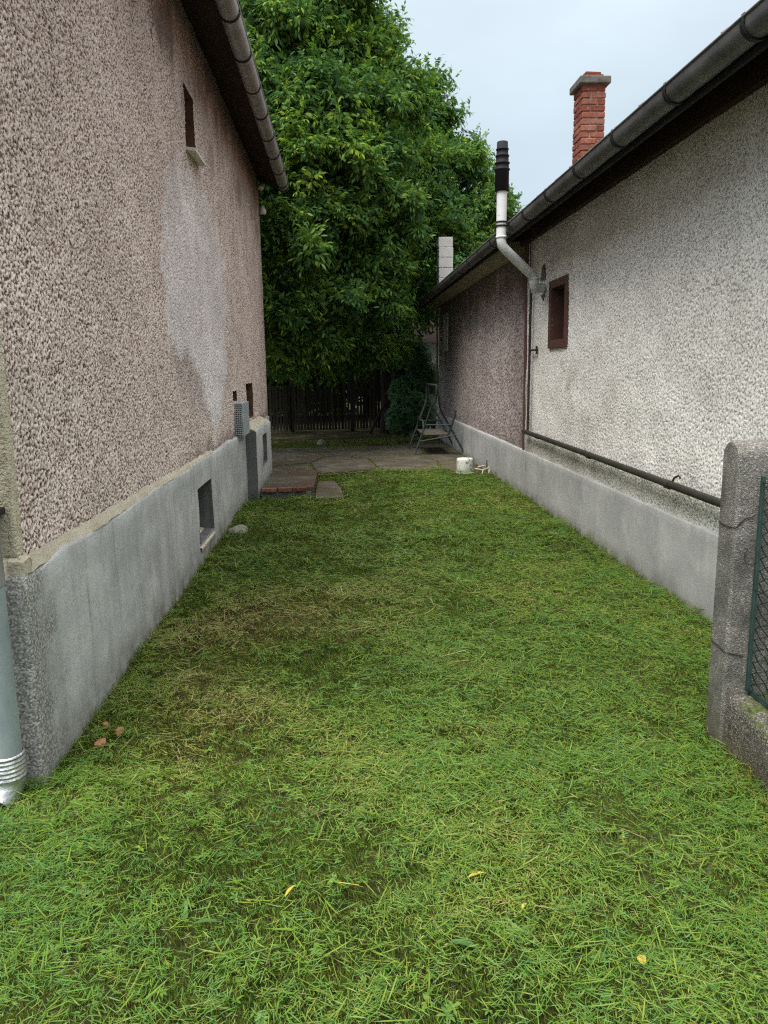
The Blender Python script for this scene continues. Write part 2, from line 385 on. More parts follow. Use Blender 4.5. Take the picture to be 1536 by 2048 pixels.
def leaf_mat(name, stops, trans=.35, rgh=.5, inst='tone', spec=.25, tcol=(1.0, 1.15, .45)):
    """thin leaves: diffuse + translucent; hue varies per instance (inst) and per leaf (attribute 'lv')"""
    m = NT(name)
    f = m.math('ADD', m.attr(inst, 'INSTANCER'), m.math('MULTIPLY', m.math('SUBTRACT', m.attr('lv'), .5), .75), True)
    col = m.ramp(f, stops)
    m.color(col); m.rough(rgh, spec)
    tr = m.n('ShaderNodeBsdfTranslucent'); m.l(m.mix(1.0, col, tcol, 'MULTIPLY'), tr.inputs[0])
    mx = m.n('ShaderNodeMixShader'); mx.inputs[0].default_value = trans
    m.l(m.b.outputs[0], mx.inputs[1]); m.l(tr.outputs[0], mx.inputs[2]); m.l(mx.outputs[0], m.o.inputs[0])
    return m.m
M_grass = leaf_mat('grass_blade', [(0, (.24, .19, .065)), (.14, (.20, .175, .042)), (.32, (.150, .170, .020)), (.62, (.082, .140, .012)), (1, (.050, .118, .014))], .16, .42, spec=.35)
M_clip = leaf_mat('cut_grass', [(0, (.34, .29, .13)), (.12, (.24, .245, .050)), (.34, (.160, .232, .026)), (.70, (.088, .192, .021)), (1, (.072, .175, .042))], .16, .42, spec=.35)
M_leaf = leaf_mat('walnut_leaf', [(0, (.042, .100, .040)), (.35, (.072, .160, .046)), (.65, (.122, .225, .042)), (1, (.22, .32, .040))], .35, .65, spec=.08)
M_bush = leaf_mat('shrub_leaf', [(0, (.03, .075, .030)), (.5, (.055, .135, .045)), (1, (.09, .19, .05))], .25, .5)
def obj_leaf(name, c0, c1, trans=.3):
    m = NT(name); rnd = m.n('ShaderNodeObjectInfo').outputs['Random']
    col = m.ramp(rnd, [(0, c0), (1, c1)]); m.color(col); m.rough(.45, .25)
    tr = m.n('ShaderNodeBsdfTranslucent'); m.l(m.mix(1.0, col, (1.0, 1.15, .45), 'MULTIPLY'), tr.inputs[0])
    mx = m.n('ShaderNodeMixShader'); mx.inputs[0].default_value = trans
    m.l(m.b.outputs[0], mx.inputs[1]); m.l(tr.outputs[0], mx.inputs[2]); m.l(mx.outputs[0], m.o.inputs[0])
    return m.m
M_leaf_one = obj_leaf('walnut_leaf_single', (.05, .125, .024), (.13, .21, .032), .32)
M_yellow_leaf = obj_leaf('yellowed_leaf', (.50, .38, .06), (.60, .47, .10))
M_weed = obj_leaf('weed_leaf', (.06, .14, .035), (.09, .19, .06))

# ------------------------------------------------------------------ noise fields
def field(nu, nv, cell, wl, seed, aspect=1.0):
    """band-limited random field on a nu x nv grid of the given cell size; wl = grain wavelength"""
    r = np.random.default_rng(seed)
    a = r.standard_normal((nu, nv)).astype(np.float32)
    fu = np.fft.fftfreq(nu, cell)[:, None]; fv = np.fft.rfftfreq(nv, cell)[None, :] * aspect
    f = np.sqrt(fu ** 2 + fv ** 2); k = 1.0 / wl
    H = np.exp(-((f / k) ** 2)) * (1 - .8 * np.exp(-((f / (k * .25)) ** 2)))
    b = np.fft.irfft2(np.fft.rfft2(a) * H, s=(nu, nv))
    return b / b.std()
def lerp_field(F, cell, u0, v0, U, V):
    iu = np.clip((U - u0) / cell, 0, F.shape[0] - 1.001); iv = np.clip((V - v0) / cell, 0, F.shape[1] - 1.001)
    a = iu.astype(int); b = iv.astype(int); fu = iu - a; fv = iv - b
    return F[a, b] * (1 - fu) * (1 - fv) + F[a + 1, b] * fu * (1 - fv) + F[a, b + 1] * (1 - fu) * fv + F[a + 1, b + 1] * fu * fv
def sstep(a, b, x):
    t = np.clip((x - a) / (b - a), 0, 1); return t * t * (3 - 2 * t)

def with_edges(arr, edges, eps):
    arr = arr[np.all(np.abs(arr[:, None] - np.array(edges)[None, :]) > eps, axis=1)] if edges else arr
    return np.unique(np.concatenate([arr, np.array(edges, float)])) if edges else arr
def rough_wall(name, parent, mat, X, sgn, y0, y1, z0, z1, stepfun, zstep, holes, wl, amp, seed, patchfn=None, stain_shade_fn=None, bulge=0.012, halofn=None):
    cell = .005
    ys = [y0]
    while ys[-1] < y1: ys.append(ys[-1] + stepfun(ys[-1]))
    ys[-1] = y1
    ys = np.array(ys); zs = np.linspace(z0, z1, int((z1 - z0) / zstep) + 1)
    ys = with_edges(ys, [e for h in holes for e in h[:2]], .002); zs = with_edges(zs, [e for h in holes for e in h[2:]], .002)
    F1 = field(int((y1 - y0) / cell) + 3, int((z1 - z0) / cell) + 3, cell, wl, seed)
    F1b = field(int((y1 - y0) / cell) + 3, int((z1 - z0) / cell) + 3, cell, wl * .62, seed + 5)
    F4 = field(int((y1 - y0) / .02) + 3, int((z1 - z0) / .02) + 3, .02, .16, seed + 6)
    F2 = field(int((y1 - y0) / .05) + 3, int((z1 - z0) / .05) + 3, .05, .45, seed + 1)
    F3 = field(int((y1 - y0) / .02) + 3, int((z1 - z0) / .02) + 3, .02, .09, seed + 2)
    Y, Z = np.meshgrid(ys, zs, indexing='ij')
    g4 = lerp_field(F4, .02, y0, z0, Y, Z)
    h = (1 + .12 * g4) * lerp_field(F1, cell, y0, z0, Y, Z) + .6 * lerp_field(F1b, cell, y0, z0, Y, Z) + .10 * lerp_field(F3, .02, y0, z0, Y, Z)
    h = sstep(-1.6, 1.6, h); big = lerp_field(F2, .05, y0, z0, Y, Z)
    fade = np.minimum(np.minimum(Y - y0, y1 - Y) / .02, 1)
    d = (h - .5) * amp * 2 * np.clip(fade, .3, 1) + big * bulge * .3
    P = np.stack([X + sgn * d, Y, Z], -1)
    ny, nz = Y.shape; idx = np.arange(ny * nz).reshape(ny, nz)
    Q = np.stack([idx[:-1, :-1], idx[1:, :-1], idx[1:, 1:], idx[:-1, 1:]], -1).reshape(-1, 4)
    if sgn < 0: Q = Q[:, ::-1]
    cy = ((Y[:-1, :-1] + Y[1:, 1:]) / 2).ravel(); cz = ((Z[:-1, :-1] + Z[1:, 1:]) / 2).ravel()
    keep = np.ones(len(Q), bool)
    for a, b, c, e_ in holes: keep &= ~((cy > a) & (cy < b) & (cz > c) & (cz < e_))
    me = np_mesh(name, P.reshape(-1, 3), Q[keep], mat)
    attr(me, 'h', h)
    if patchfn is not None: attr(me, 'patch', patchfn(Y, Z, big))
    attr(me, 'halo', halofn(Y, Z, big) if halofn is not None else np.zeros(Y.shape))
    attr(me, 'stain_shade', stain_shade_fn(Y, Z, big) if stain_shade_fn is not None else np.zeros(Y.shape))
    return put(name, me, None, parent)
def pts_in_poly(Y, Z, poly):
    ins = np.zeros(Y.shape, bool); n = len(poly)
    for i in range(n):
        (a, b), (c, d) = poly[i], poly[(i + 1) % n]
        cond = ((b > Z) != (d > Z)); xi = (c - a) * (Z - b) / ((d - b) if d != b else 1e-9) + a
        ins ^= cond & (Y < xi)
    return ins
def streaks(Y, seed, wl=.25):
    r = np.random.default_rng(seed); s = np.zeros_like(Y)
    for k in range(10):
        s += np.sin(Y * 2 * np.pi / (wl * (0.3 + 1.7 * r.random())) + r.random() * 6.28) * (.5 + r.random())
    return s / 3.0

# ================================================================== GROUND
def lawn_z(x, y):
    return .012 + .010 * np.sin(x * 2.1 + .6) * np.sin(y * 1.3) + .006 * np.sin(x * 5.3 + y * 3.1)
gm = MB(); gm.quad((-300, -300, 0), (300, -300, 0), (300, 300, 0), (-300, 300, 0))
tag(gm.build('ground', M_ground), kind='structure')
xs = np.arange(-4.0, 2.31, .06); ys_ = np.arange(-.5, 12.6, .06)
Xg, Yg = np.meshgrid(xs, ys_, indexing='ij'); idx = np.arange(Xg.size).reshape(Xg.shape)
Qg = np.stack([idx[:-1, :-1], idx[1:, :-1], idx[1:, 1:], idx[:-1, 1:]], -1).reshape(-1, 4)
tag(put('lawn', np_mesh('lawn', np.stack([Xg, Yg, lawn_z(Xg, Yg) + .004], -1).reshape(-1, 3), Qg, M_ground)), kind='structure')

# patio of broken concrete slabs, one polygon each
patio = bpy.data.objects.new('patio', None); COL.objects.link(patio); tag(patio, kind='structure')
def patio_z(x, y): return .085 - .018 * (x + 1.2)
SLABS = [
    [(-1.44, 15.24), (-.94, 15.14), (-.42, 14.33), (-.33, 13.83), (-.55, 13.04), (-1.16, 12.55), (-1.44, 13.1)],
    [(-.90, 15.34), (.05, 15.15), (.24, 14.2), (.14, 13.86), (-.27, 13.93), (-.38, 14.36)],
    [(-.25, 13.86), (.14, 13.80), (.42, 13.62), (.46, 13.2), (.55, 12.14), (.30, 11.95), (-.34, 11.56), (-.48, 12.5), (-.52, 12.95)],
    [(.29, 14.2), (.20, 13.86), (.47, 13.68), (.52, 13.1), (.60, 12.10), (1.2, 11.98), (1.55, 12.1), (1.62, 13.2), (1.40, 14.1), (.9, 14.4)],
    [(.27, 14.26), (.9, 14.46), (1.38, 14.17), (1.66, 14.9), (1.58, 15.7), (.2, 15.25)],
    [(1.59, 12.1), (2.0, 11.9), (2.22, 12.05), (2.22, 14.4), (1.75, 14.85), (1.43, 14.14), (1.66, 13.2)],
    [(1.70, 14.92), (2.22, 14.5), (2.22, 17.2), (1.3, 16.6), (1.62, 15.75)],
    [(-1.12, 12.50), (-.56, 12.98), (-.52, 12.5), (-.40, 11.52), (-1.02, 11.5)],
]
for pl in SLABS:
    q = []
    for (a, b), (c, d) in zip(pl, pl[1:] + pl[:1]):       # rough edges
        n = max(2, int(math.hypot(c - a, d - b) / .16))
        for k in range(n):
            t = k / n; q.append((a + (c - a) * t + random.uniform(-.014, .014), b + (d - b) * t + random.uniform(-.03, .03)))
    m = MB(); top = []; bot = []
    zz = random.uniform(-.008, .008)
    for x, y in q:
        top.append(m.bm.verts.new((x, y, patio_z(x, y) + zz))); bot.append(m.bm.verts.new((x, y, -.02)))
    m.bm.faces.new(top); n = len(q)
    for k in range(n): m.bm.faces.new((top[k], bot[k], bot[(k + 1) % n], top[(k + 1) % n]))
    m.build('slab', M_patio, patio)
# earth bed under the slabs, showing in the joints
m = MB(); vs = [(-1.44, 15.5), (-1.3, 12.3), (-1.02, 11.45), (-.3, 11.5), (.5, 12.0), (1.5, 11.95), (2.24, 11.9), (2.24, 17.3), (1.0, 16.2)]
m.poly([(x, y, patio_z(x, y) - .011) for x, y in vs]); o = m.build('joint_soil', M_patio, patio)

# raised step with brick nosing beside the left house
step = thing('step', 'low concrete step edged with three red bricks, against the left house plinth', 'step', (-.68, 9.65, 0))
def loc(o, root): o.location = -Vector(root.location); return o
m = MB(); m.prism([(-1.03, 9.72), (-.37, 9.72), (-.36, 11.43), (-1.03, 11.43)], -.02, .148); loc(m.build('tread', M_patio, step), step)
m = MB(); m.box(-1.03, -.40, 9.70, 9.717, -.02, .098, .003); loc(m.build('riser', M_cement, step), step)
for i, (a, b) in enumerate(((-1.02, -.835), (-.822, -.64), (-.632, -.46))):
    m = MB(); m.box(a, b, 9.665 + .006 * (i % 2), 9.717, .100, .150 + .003 * (i % 2), .006, 2); loc(m.build('brick', M_brick, step), step)
slab = MB(); slab.prism([(-.345, 10.92), (-.12, 10.90), (-.02, 10.2), (.0, 9.45), (-.18, 9.38), (-.335, 9.42), (-.35, 10.1)], -.02, .055)
tag(slab.build('paving_slab', M_patio), 'loose grey concrete slab lying in the grass right of the brick-edged step', 'slab')

# ================================================================== LEFT HOUSE
LX = -1.22
lh = thing('house', 'tall house on the left with pink-brown roughcast walls over a grey plinth', 'house', (-5, 8, 0))
def L(o): return loc(o, lh)
PATCH = [(5.97, 3.05), (6.5, 3.28), (7.2, 3.30), (7.8, 3.2), (8.52, 2.96), (8.76, 2.43), (8.5, 1.89), (8.59, 1.62), (7.95, 1.22), (7.45, 1.02), (7.05, 1.40), (6.65, 1.72), (5.75, 1.78), (5.66, 2.24), (5.7, 2.68)]
RAG = [field(540, 210, .02, .14, 61), field(540, 210, .02, .055, 62)]
def ragged(Y, Z): return .055 * lerp_field(RAG[0], .02, 2.6, .6, Y, Z) + .035 * lerp_field(RAG[1], .02, 2.6, .6, Y, Z)
def l_patch(Y, Z, big):
    rg = ragged(Y, Z); Y = Y + rg * 1.5; Z = Z + ragged(Y + .37, Z) * .6
    a = np.zeros(Y.shape)
    for dy, dz in ((0, 0), (.03, .02), (-.03, .015), (.02, -.03), (-.02, -.025)):
        a += pts_in_poly(Y + dy + big * .05, Z + dz + big * .035, PATCH)
    a /= 5
    tone = .74 + .26 * sstep(-.6, 1.0, big + streaks(Y, 3, .5) * .5)
    lower = np.clip((Z - 1.1) / .3, 0, 1)
    splash = np.exp(-((Y - 2.96) / .07) ** 2 - ((Z - 1.53 + .03 * big) / .022) ** 2)
    return np.clip(a * tone * (.7 + .3 * lower) * (1 - .32 * sstep(2.45, 2.95, Z + .15 * big)) + .95 * splash, 0, 1)
HALO = [(5.73, 1.80), (5.95, 1.52), (6.5, 1.36), (7.15, 1.15), (7.35, 1.10), (7.05, 1.42), (6.66, 1.74)]
def l_halo(Y, Z, big):
    a = np.zeros(Y.shape)
    for dy, dz in ((0, 0), (.06, .03), (-.06, .02), (.04, -.06), (-.04, -.05)): a += pts_in_poly(Y + dy + big * .06, Z + dz + big * .04, HALO)
    return a / 5 * .42
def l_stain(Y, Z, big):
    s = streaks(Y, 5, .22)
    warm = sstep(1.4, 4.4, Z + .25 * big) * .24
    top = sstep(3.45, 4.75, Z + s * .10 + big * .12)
    low = sstep(1.02, .88, Z + big * .02) * sstep(5.6, 6.6, Y) * .55
    crack = np.zeros(Y.shape)
    for path in ([(5.75, 4.62), (5.78, 4.30), (5.86, 4.02), (5.80, 3.86), (5.84, 3.72)], [(5.86, 4.02), (6.05, 3.90), (6.12, 3.78)], [(9.9, 4.4), (9.95, 3.9), (10.05, 3.5), (10.0, 3.2)]):
        for (a, b), (c, d) in zip(path, path[1:]):
            ux, uy = c - a, d - b; L2 = ux * ux + uy * uy; t = np.clip(((Y - a) * ux + (Z - b) * uy) / L2, 0, 1)
            crack = np.maximum(crack, np.hypot(Y - a - t * ux + .012 * np.sin(Z * 41), Z - b - t * uy) < .009)
    n = sstep(.55, 1.3, big) * .10 * sstep(2.6, 4.0, Z)
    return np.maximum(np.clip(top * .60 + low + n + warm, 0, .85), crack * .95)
L_HOLES = [(6.86, 7.30, 3.425, 3.93), (10.12, 10.90, .99, 1.45), (8.88, 9.20, 1.27, 1.385)]
L(rough_wall('wall', lh, M_left_cast, LX, 1, 2.875, 13.0, .875, 4.62, lambda y: .0054 + .0012 * (y - 2.87), .0062, L_HOLES, .0110, .0038, 11, l_patch, l_stain, .012, l_halo))
# reveals of the openings
def niche(parent, fn, x, sgn, y0, y1, z0, z1, depth, mj, mb, nm='window', pane=True):
    """a recess cut into a wall plane x; sgn = direction of the outside"""
    i = x - sgn * depth; o_ = x - sgn * .001; m = MB()
    m.quad((o_, y0, z0), (i, y0, z0), (i, y0, z1), (o_, y0, z1)); m.quad((o_, y1, z0), (i, y1, z0), (i, y1, z1), (o_, y1, z1))
    m.quad((o_, y0, z0), (o_, y1, z0), (i, y1, z0), (i, y0, z0)); m.quad((o_, y0, z1), (o_, y1, z1), (i, y1, z1), (i, y0, z1))
    w = fn(m.build(nm, mj, parent))
    if pane:
        b = MB(); b.quad((i, y0, z0), (i, y1, z0), (i, y1, z1), (i, y0, z1)); q = b.build('pane', mb, w)
    return w
w1 = niche(lh, L, LX, 1, 6.86, 7.30, 3.425, 3.93, .22, M_jamb, M_glass)
m = MB(); m.box(-.20, .085, -.25, .25, -.026, 0, .003); o = m.build('sill', M_sill, w1)
o.matrix_parent_inverse = Matrix.Identity(4); o.location = (LX, 7.08, 3.424); o.rotation_euler = (0, R(7), 0)
niche(lh, L, LX, 1, 10.12, 10.90, .99, 1.45, .20, M_jamb, M_dark, 'wall_opening')
niche(lh, L, LX, 1, 8.88, 9.20, 1.27, 1.385, .05, M_jamb, M_jamb, 'broken_plaster')

# plinth: front length, step back, projecting far length
def plinth_piece(name, parent, fn, mat, x, xin, y0, y1, z1, holes=(), sgn=1, wob=.004, bev=.012, seed=1, wrap=0, top=.006):
    """a plinth face with a rounded top edge; xin = plane of the wall behind it"""
    r = np.random.default_rng(seed)
    ys = with_edges(np.linspace(y0, y1, max(3, int((y1 - y0) / .08))), [e for h in holes for e in h[:2]], .01)
    zs = with_edges(np.linspace(-.03, z1 - bev, 13), [e for h in holes for e in h[2:]], .01)
    F = field(int((y1 - y0) / .04) + 3, 40, .04, .5, seed)
    prof = [(x, z) for z in zs] + [(x - sgn * bev * .3, z1 - bev * .3), (x - sgn * bev, z1), (xin, z1 + .004)]
    Y = np.repeat(ys[:, None], len(prof), 1); Z = np.repeat(np.array([p[1] for p in prof])[None, :], len(ys), 0)
    X = np.repeat(np.array([p[0] for p in prof])[None, :], len(ys), 0)
    w = lerp_field(F, .04, y0, -.03, Y, Z) * wob
    Xw = X + sgn * w; Xw[:, -1] = xin
    if wrap:                                   # turn the corner on a small radius and run along the front
        c_ = .035; fr = []
        for k in range(5):
            a_ = math.pi / 2 * k / 5; fr.append((-c_ + c_ * math.sin(a_), c_ - c_ * math.cos(a_)))
        px = np.array([p[0] for p in prof]) - x                      # inset of each profile point
        fx = np.linspace(-wrap, -c_, int(wrap / .06)); rows = [(X[0] * 0 + x + a_, Y[0] * 0 + y0 - px) for a_ in fx[:-1]]
        for a_, b_ in fr: rows.append((X[0] * 0 + x + a_ + px * (a_ + c_) / c_, Y[0] * 0 + y0 + b_ - px * (1 - b_ / c_)))
        wy = lerp_field(field(int(wrap / .04) + 6, 40, .04, .5, seed + 9), .04, 0, -.03, np.arange(len(rows))[:, None] * .06 + Z[:1] * 0, np.repeat(Z[:1], len(rows), 0)) * wob
        keepc = ys > y0 + c_
        Xw = np.concatenate([np.array([r_[0] for r_ in rows]), Xw[keepc]]); Yn = np.concatenate([np.array([r_[1] for r_ in rows]) + wy * 0.6, Y[keepc]])
        Z = np.concatenate([np.repeat(Z[:1], len(rows), 0), Z[keepc]]); Y = Yn
    Zw = Z.copy(); Zw[:, -4:] += (lerp_field(F, .04, y0, 0, np.clip(Y, y0, y1), Z * 0 + .5) * top)[:, -4:]
    P = np.stack([Xw, Y, Zw], -1); idx = np.arange(Y.size).reshape(Y.shape)
    Q = np.stack([idx[:-1, :-1], idx[1:, :-1], idx[1:, 1:], idx[:-1, 1:]], -1).reshape(-1, 4)
    if sgn < 0: Q = Q[:, ::-1]
    cy = ((Y[:-1, :-1] + Y[1:, 1:]) / 2).ravel(); cz = ((Z[:-1, :-1] + Z[1:, 1:]) / 2).ravel(); keep = np.ones(len(Q), bool)
    for a, b, c, d in holes: keep &= ~((cy > a) & (cy < b) & (cz > c) & (cz < d))
    return fn(put(name, np_mesh(name, P.reshape(-1, 3), Q[keep], mat), None, parent))
PLX = -1.185
plinth_piece('plinth', lh, L, M_plinth_l, PLX, LX - .02, 2.83, 9.60, .872, [(6.30, 6.98, .20, .66)], 1, .003, .018, 21, 4.0)
cw = niche(lh, L, PLX, 1, 6.30, 6.98, .20, .66, .28, M_cement, M_dark, 'cellar_window')
m = MB(); m.poly([(PLX + .012, 6.29, .165), (PLX + .012, 6.99, .165), (PLX - .26, 6.99, .262), (PLX - .26, 6.29, .262)])
m.poly([(PLX + .012, 6.29, .165), (PLX + .012, 6.99, .165), (PLX + .012, 6.99, .145), (PLX + .012, 6.29, .145)])
m.build('sill', M_ledge, cw)
# cream mortar ledge that dies into the plinth after a few metres
ys = np.linspace(2.86, 7.2, 70); V = []; Fq = []
for i, y in enumerate(ys):
    k = max(0.0, 1 - (y - 2.86) / 4.4); jit = random.uniform(-.005, .005)
    a = .895 + jit; hh = .012 + .030 * k + random.uniform(-.006, .006)
    V += [(PLX - .004, y, a - .030), (PLX - .010, y, a - .012), (LX + .004 + .006 * k, y, a - .012 + hh)]
for i in range(len(ys) - 1):
    for k in range(2): Fq.append((i * 3 + k, (i + 1) * 3 + k, (i + 1) * 3 + k + 1, i * 3 + k + 1))
L(put('ledge', np_mesh('ledge', V, Fq, M_ledge), None, lh))
m = MB(); m.box(-1.255, PLX - .004, 2.84, 2.93, .855, .925, .014, 2)
for v in m.bm.verts: v.co += Vector((random.uniform(-.004, .004), random.uniform(-.004, .004), random.uniform(-.006, .006)))
L(m.build('corner_mortar', M_ledge, lh))
# far, projecting part of the plinth
FX = -1.055
plinth_piece('plinth', lh, L, M_plinth_l, FX, LX - .02, 9.60, 11.62, .885, [(10.38, 10.92, .36, .76)], 1, .003, .03, 23)
m = MB(); m.poly([(LX - .3, 9.60, -.03), (FX, 9.60, -.03), (FX, 9.60, .872), (FX - .03, 9.60, .885), (LX - .3, 9.60, .885)])
L(m.build('plinth_return', M_cement, lh))
m = MB(); m.poly([(LX - .3, 11.62, -.03), (FX, 11.62, -.03), (FX, 11.62, .872), (LX - .3, 11.62, .885)]); L(m.build('plinth_return', M_cement, lh))
plinth_piece('plinth', lh, L, M_plinth_l, PLX - .01, LX - .02, 11.62, 13.0, .87, [], 1, .003, .02, 24)
m = MB(); m.poly([(LX + .004, 9.6, .955), (LX + .004, 11.62, .955), (FX - .02, 11.62, .888), (FX - .02, 9.6, .888)])
m.poly([(LX + .004, 9.6, .955), (FX - .02, 9.6, .888), (LX + .004, 9.6, .888)]); L(m.build('ledge', M_ledge, lh))
gw = niche(lh, L, FX, 1, 10.38, 10.92, .36, .76, .06, M_cement, M_dark, 'cellar_window')
g = MB()
for k in range(14): g.box(FX - .03, FX - .024, 10.38, 10.92, .372 + k * .0285, .382 + k * .0285)
for k in range(9): g.box(FX - .034, FX - .030, 10.40 + k * .06, 10.408 + k * .06, .36, .76)
gr = g.build('grille', M_gutter_r, gw); gr['kind'] = 'stuff'
# front of the house, facing the camera side
rf = MB(); rf.poly([(-9, 2.875, .87), (LX - .001, 2.875, .87), (LX - .001, 2.875, 4.62), (-9, 2.875, 4.62)]); L(rf.build('front_wall', M_front, lh))
q = MB(); q.box(LX - .055, LX + .006, 2.862, 2.93, .93, 4.6, .012, 2); L(q.build('corner_band', M_front, lh))
m = MB(); m.poly([(-5, 2.845, .865), (PLX - .02, 2.845, .865), (LX + .004, 2.872, .935), (-5, 2.872, .93)]); L(m.build('ledge', M_ledge, lh))
bk = MB(); bk.poly([(-9, 13.0, -.03), (LX, 13.0, -.03), (LX, 13.0, 4.62), (-9, 13.0, 4.62)]); bk.poly([(-9, 2.875, -.03), (-9, 13.0, -.03), (-9, 13.0, 4.62), (-9, 2.875, 4.62)])
L(bk.build('back_wall', M_front, lh))
# eaves: soffit, roof, gutter
m = MB(); m.poly([(LX - .05, 2.5, 4.60), (LX - .05, 13.05, 4.60), (-.845, 13.05, 4.395), (-.845, 2.5, 4.395)]); L(m.build('soffit', M_soffit, lh))
m = MB(); m.box(-.862, -.842, 2.5, 13.05, 4.37, 4.52); L(m.build('fascia', M_soffit, lh))
roof = MB()
for (a, b) in (((-.79, 4.50), (-5.1, 7.9)), ((-9.4, 4.50), (-5.1, 7.9))):
    roof.poly([(a[0], 2.4, a[1]), (a[0], 13.1, a[1]), (b[0], 13.1, b[1]), (b[0], 2.4, b[1])])
    roof.poly([(a[0], 2.4, a[1] - .06), (a[0], 13.1, a[1] - .06), (b[0], 13.1, b[1] - .06), (b[0], 2.4, b[1] - .06)])
    for yy in (2.4, 13.1): roof.poly([(a[0], yy, a[1]), (b[0], yy, b[1]), (b[0], yy, b[1] - .06), (a[0], yy, a[1] - .06)])
lroof = L(roof.build('roof', M_tile, lh))
for yy in (2.88, 12.98): m = MB(); m.poly([(LX, yy, 4.6), (-9, yy, 4.6), (-5.1, yy, 7.75)]); L(m.build('gable', M_front, lh))
def gutter(parent, fn, mat, cx, cz, r, y0, y1, ys_br, seed=0):
    m = MB(); seg = 12; n = 40; rings = []
    for i in range(n + 1):
        y = y0 + (y1 - y0) * i / n; dz = -.006 * math.sin(i * 1.7) ** 2
        ring = []
        for k in range(seg + 1):
            a = math.pi + math.pi * k / seg
            ring.append(m.bm.verts.new((cx + r * math.cos(a), y, cz + dz + r * math.sin(a) + (.02 if k in (0, seg) else 0))))
        rings.append(ring)
    for A, B in zip(rings, rings[1:]):
        for k in range(seg): f = m.bm.faces.new((A[k], A[k + 1], B[k + 1], B[k])); f.smooth = True
    m._cap(rings[0]); m._cap(rings[-1])
    out_x = cx + r if parent is lh else cx - r
    m.tube([(out_x, y0, cz + .022), (out_x, y1, cz + .022)], .008, 6)       # rolled rim
    g = fn(m.build('gutter', mat, parent))
    b0 = None
    for i, y in enumerate(ys_br):
        if b0 is None:
            b = MB(); rr = r + .005; pr = None
            for k in range(15):
                a = math.pi * 1.0 + math.pi * k / 14
                p = [(cx + q * math.cos(a), yy, cz + q * math.sin(a)) for q in (rr, rr + .006) for yy in (-.014, .014)]
                v = [b.bm.verts.new(t) for t in p]
                if pr:
                    for (s, t) in ((0, 1), (1, 3), (3, 2), (2, 0)): b.bm.faces.new((pr[s], pr[t], v[t], v[s]))
                pr = v
            b.box(out_x - .004, out_x + .004, -.014, .014, cz - .005, cz + .034)
            b0 = b.mesh('bracket', M_bracket)
        ob = put('bracket', b0, None, g); ob.location = (0, y, 0)
    return g
gl = gutter(lh, L, M_gutter, -.80, 4.385, .078, 2.4, 12.55, [2.7 + .80 * k for k in range(13)] + [12.5])
# downpipe at the front corner, with a corrugated bright elbow
dp = bpy.data.objects.new('downpipe', None)
m = MB(); m.tube([(-1.280, 2.742, .20), (-1.280, 2.742, 2.4), (-1.280, 2.742, 4.3)], .056, 22); pz = L(m.build('downpipe', M_galv, lh))
m = MB(); m.tube([(-1.280, 2.742, .86), (-1.280, 2.742, 1.6)], .0592, 22); m.build('sleeve', M_gutter, pz)
m = MB(); m.box(-1.36, -1.24, 2.69, 2.86, 1.10, 1.125, .003); m.build('clamp', M_bracket, pz)
m = MB(); prof = []
for k in range(25):
    z = .215 - k * .0042; prof.append((.0585 + (.007 if (k % 4) in (1, 2) else 0.0), z))
m.lathe(prof, 22, (-1.280, 2.742, 0), False, False)
path = []; 
for k in range(7):
    a = R(62) * k / 6; path.append((-1.280 - .045 * (1 - math.cos(a)), 2.742 - .115 * (1 - math.cos(a)), .118 - .10 * math.sin(a)))
m.tube(path, .058, 20, cap=False, radii=[.0595 - .001 * k for k in range(7)])
m.build('elbow', M_galv_bright, pz)

# metal vent box on the wall, and two lamps near the far eaves corner
vb = thing('vent_box', 'grey sheet-metal vent box with perforated side, mounted on the left wall above the plinth', 'vent box', (LX, 9.2, .9))
m = MB(); m.box(0, .105, -.28, .30, -.03, .35, .004); m.build('casing', M_box, vb)
g = MB()
g.box(.012, .093, -.290, -.284, -.018, .338); o = g.build('grille_back', M_grille, vb)
g = MB(); 
for k in range(4): g.box(.016 + k * .022, .024 + k * .022, -.298, -.291, -.012, .332)
for k in range(15): g.box(.012, .093, -.303, -.2985, -.010 + k * .024, -.002 + k * .024)
o = g.build('grille', M_box, vb); o['kind'] = 'stuff'
g = MB(); g.box(.1055, .112, .16, .21, .16, .172); g.box(.1055, .112, .16, .21, .125, .137); g.build('latch', M_lamp_white, vb)
lp = thing('wall_lamp', 'small round white globe lamp right under the left eaves corner', 'lamp', (LX + .06, 12.75, 4.42))
m = MB(); m.lathe([(.004, -.055), (.035, -.045), (.052, -.015), (.052, .012), (.036, .042), (.012, .052)], 16); m.build('globe', M_lamp_white, lp)
m = MB(); m.tube([(0, 0, .05), (0, .0, .11), (-.06, .02, .13)], .012, 8); m.build('arm', M_bracket, lp)
lp = thing('wall_lamp', 'white bell-shaped lamp on the left wall edge, below the globe lamp', 'lamp', (LX + .055, 12.98, 4.12))
m = MB(); m.lathe([(.012, .075), (.03, .05), (.052, .0), (.058, -.04), (.045, -.062), (.01, -.066)], 16); m.build('shade', M_lamp_white, lp)
m = MB(); m.tube([(-.012, 0, .06), (-.05, .0, .09), (-.062, .0, .05)], .010, 8); m.build('arm', M_bracket, lp)

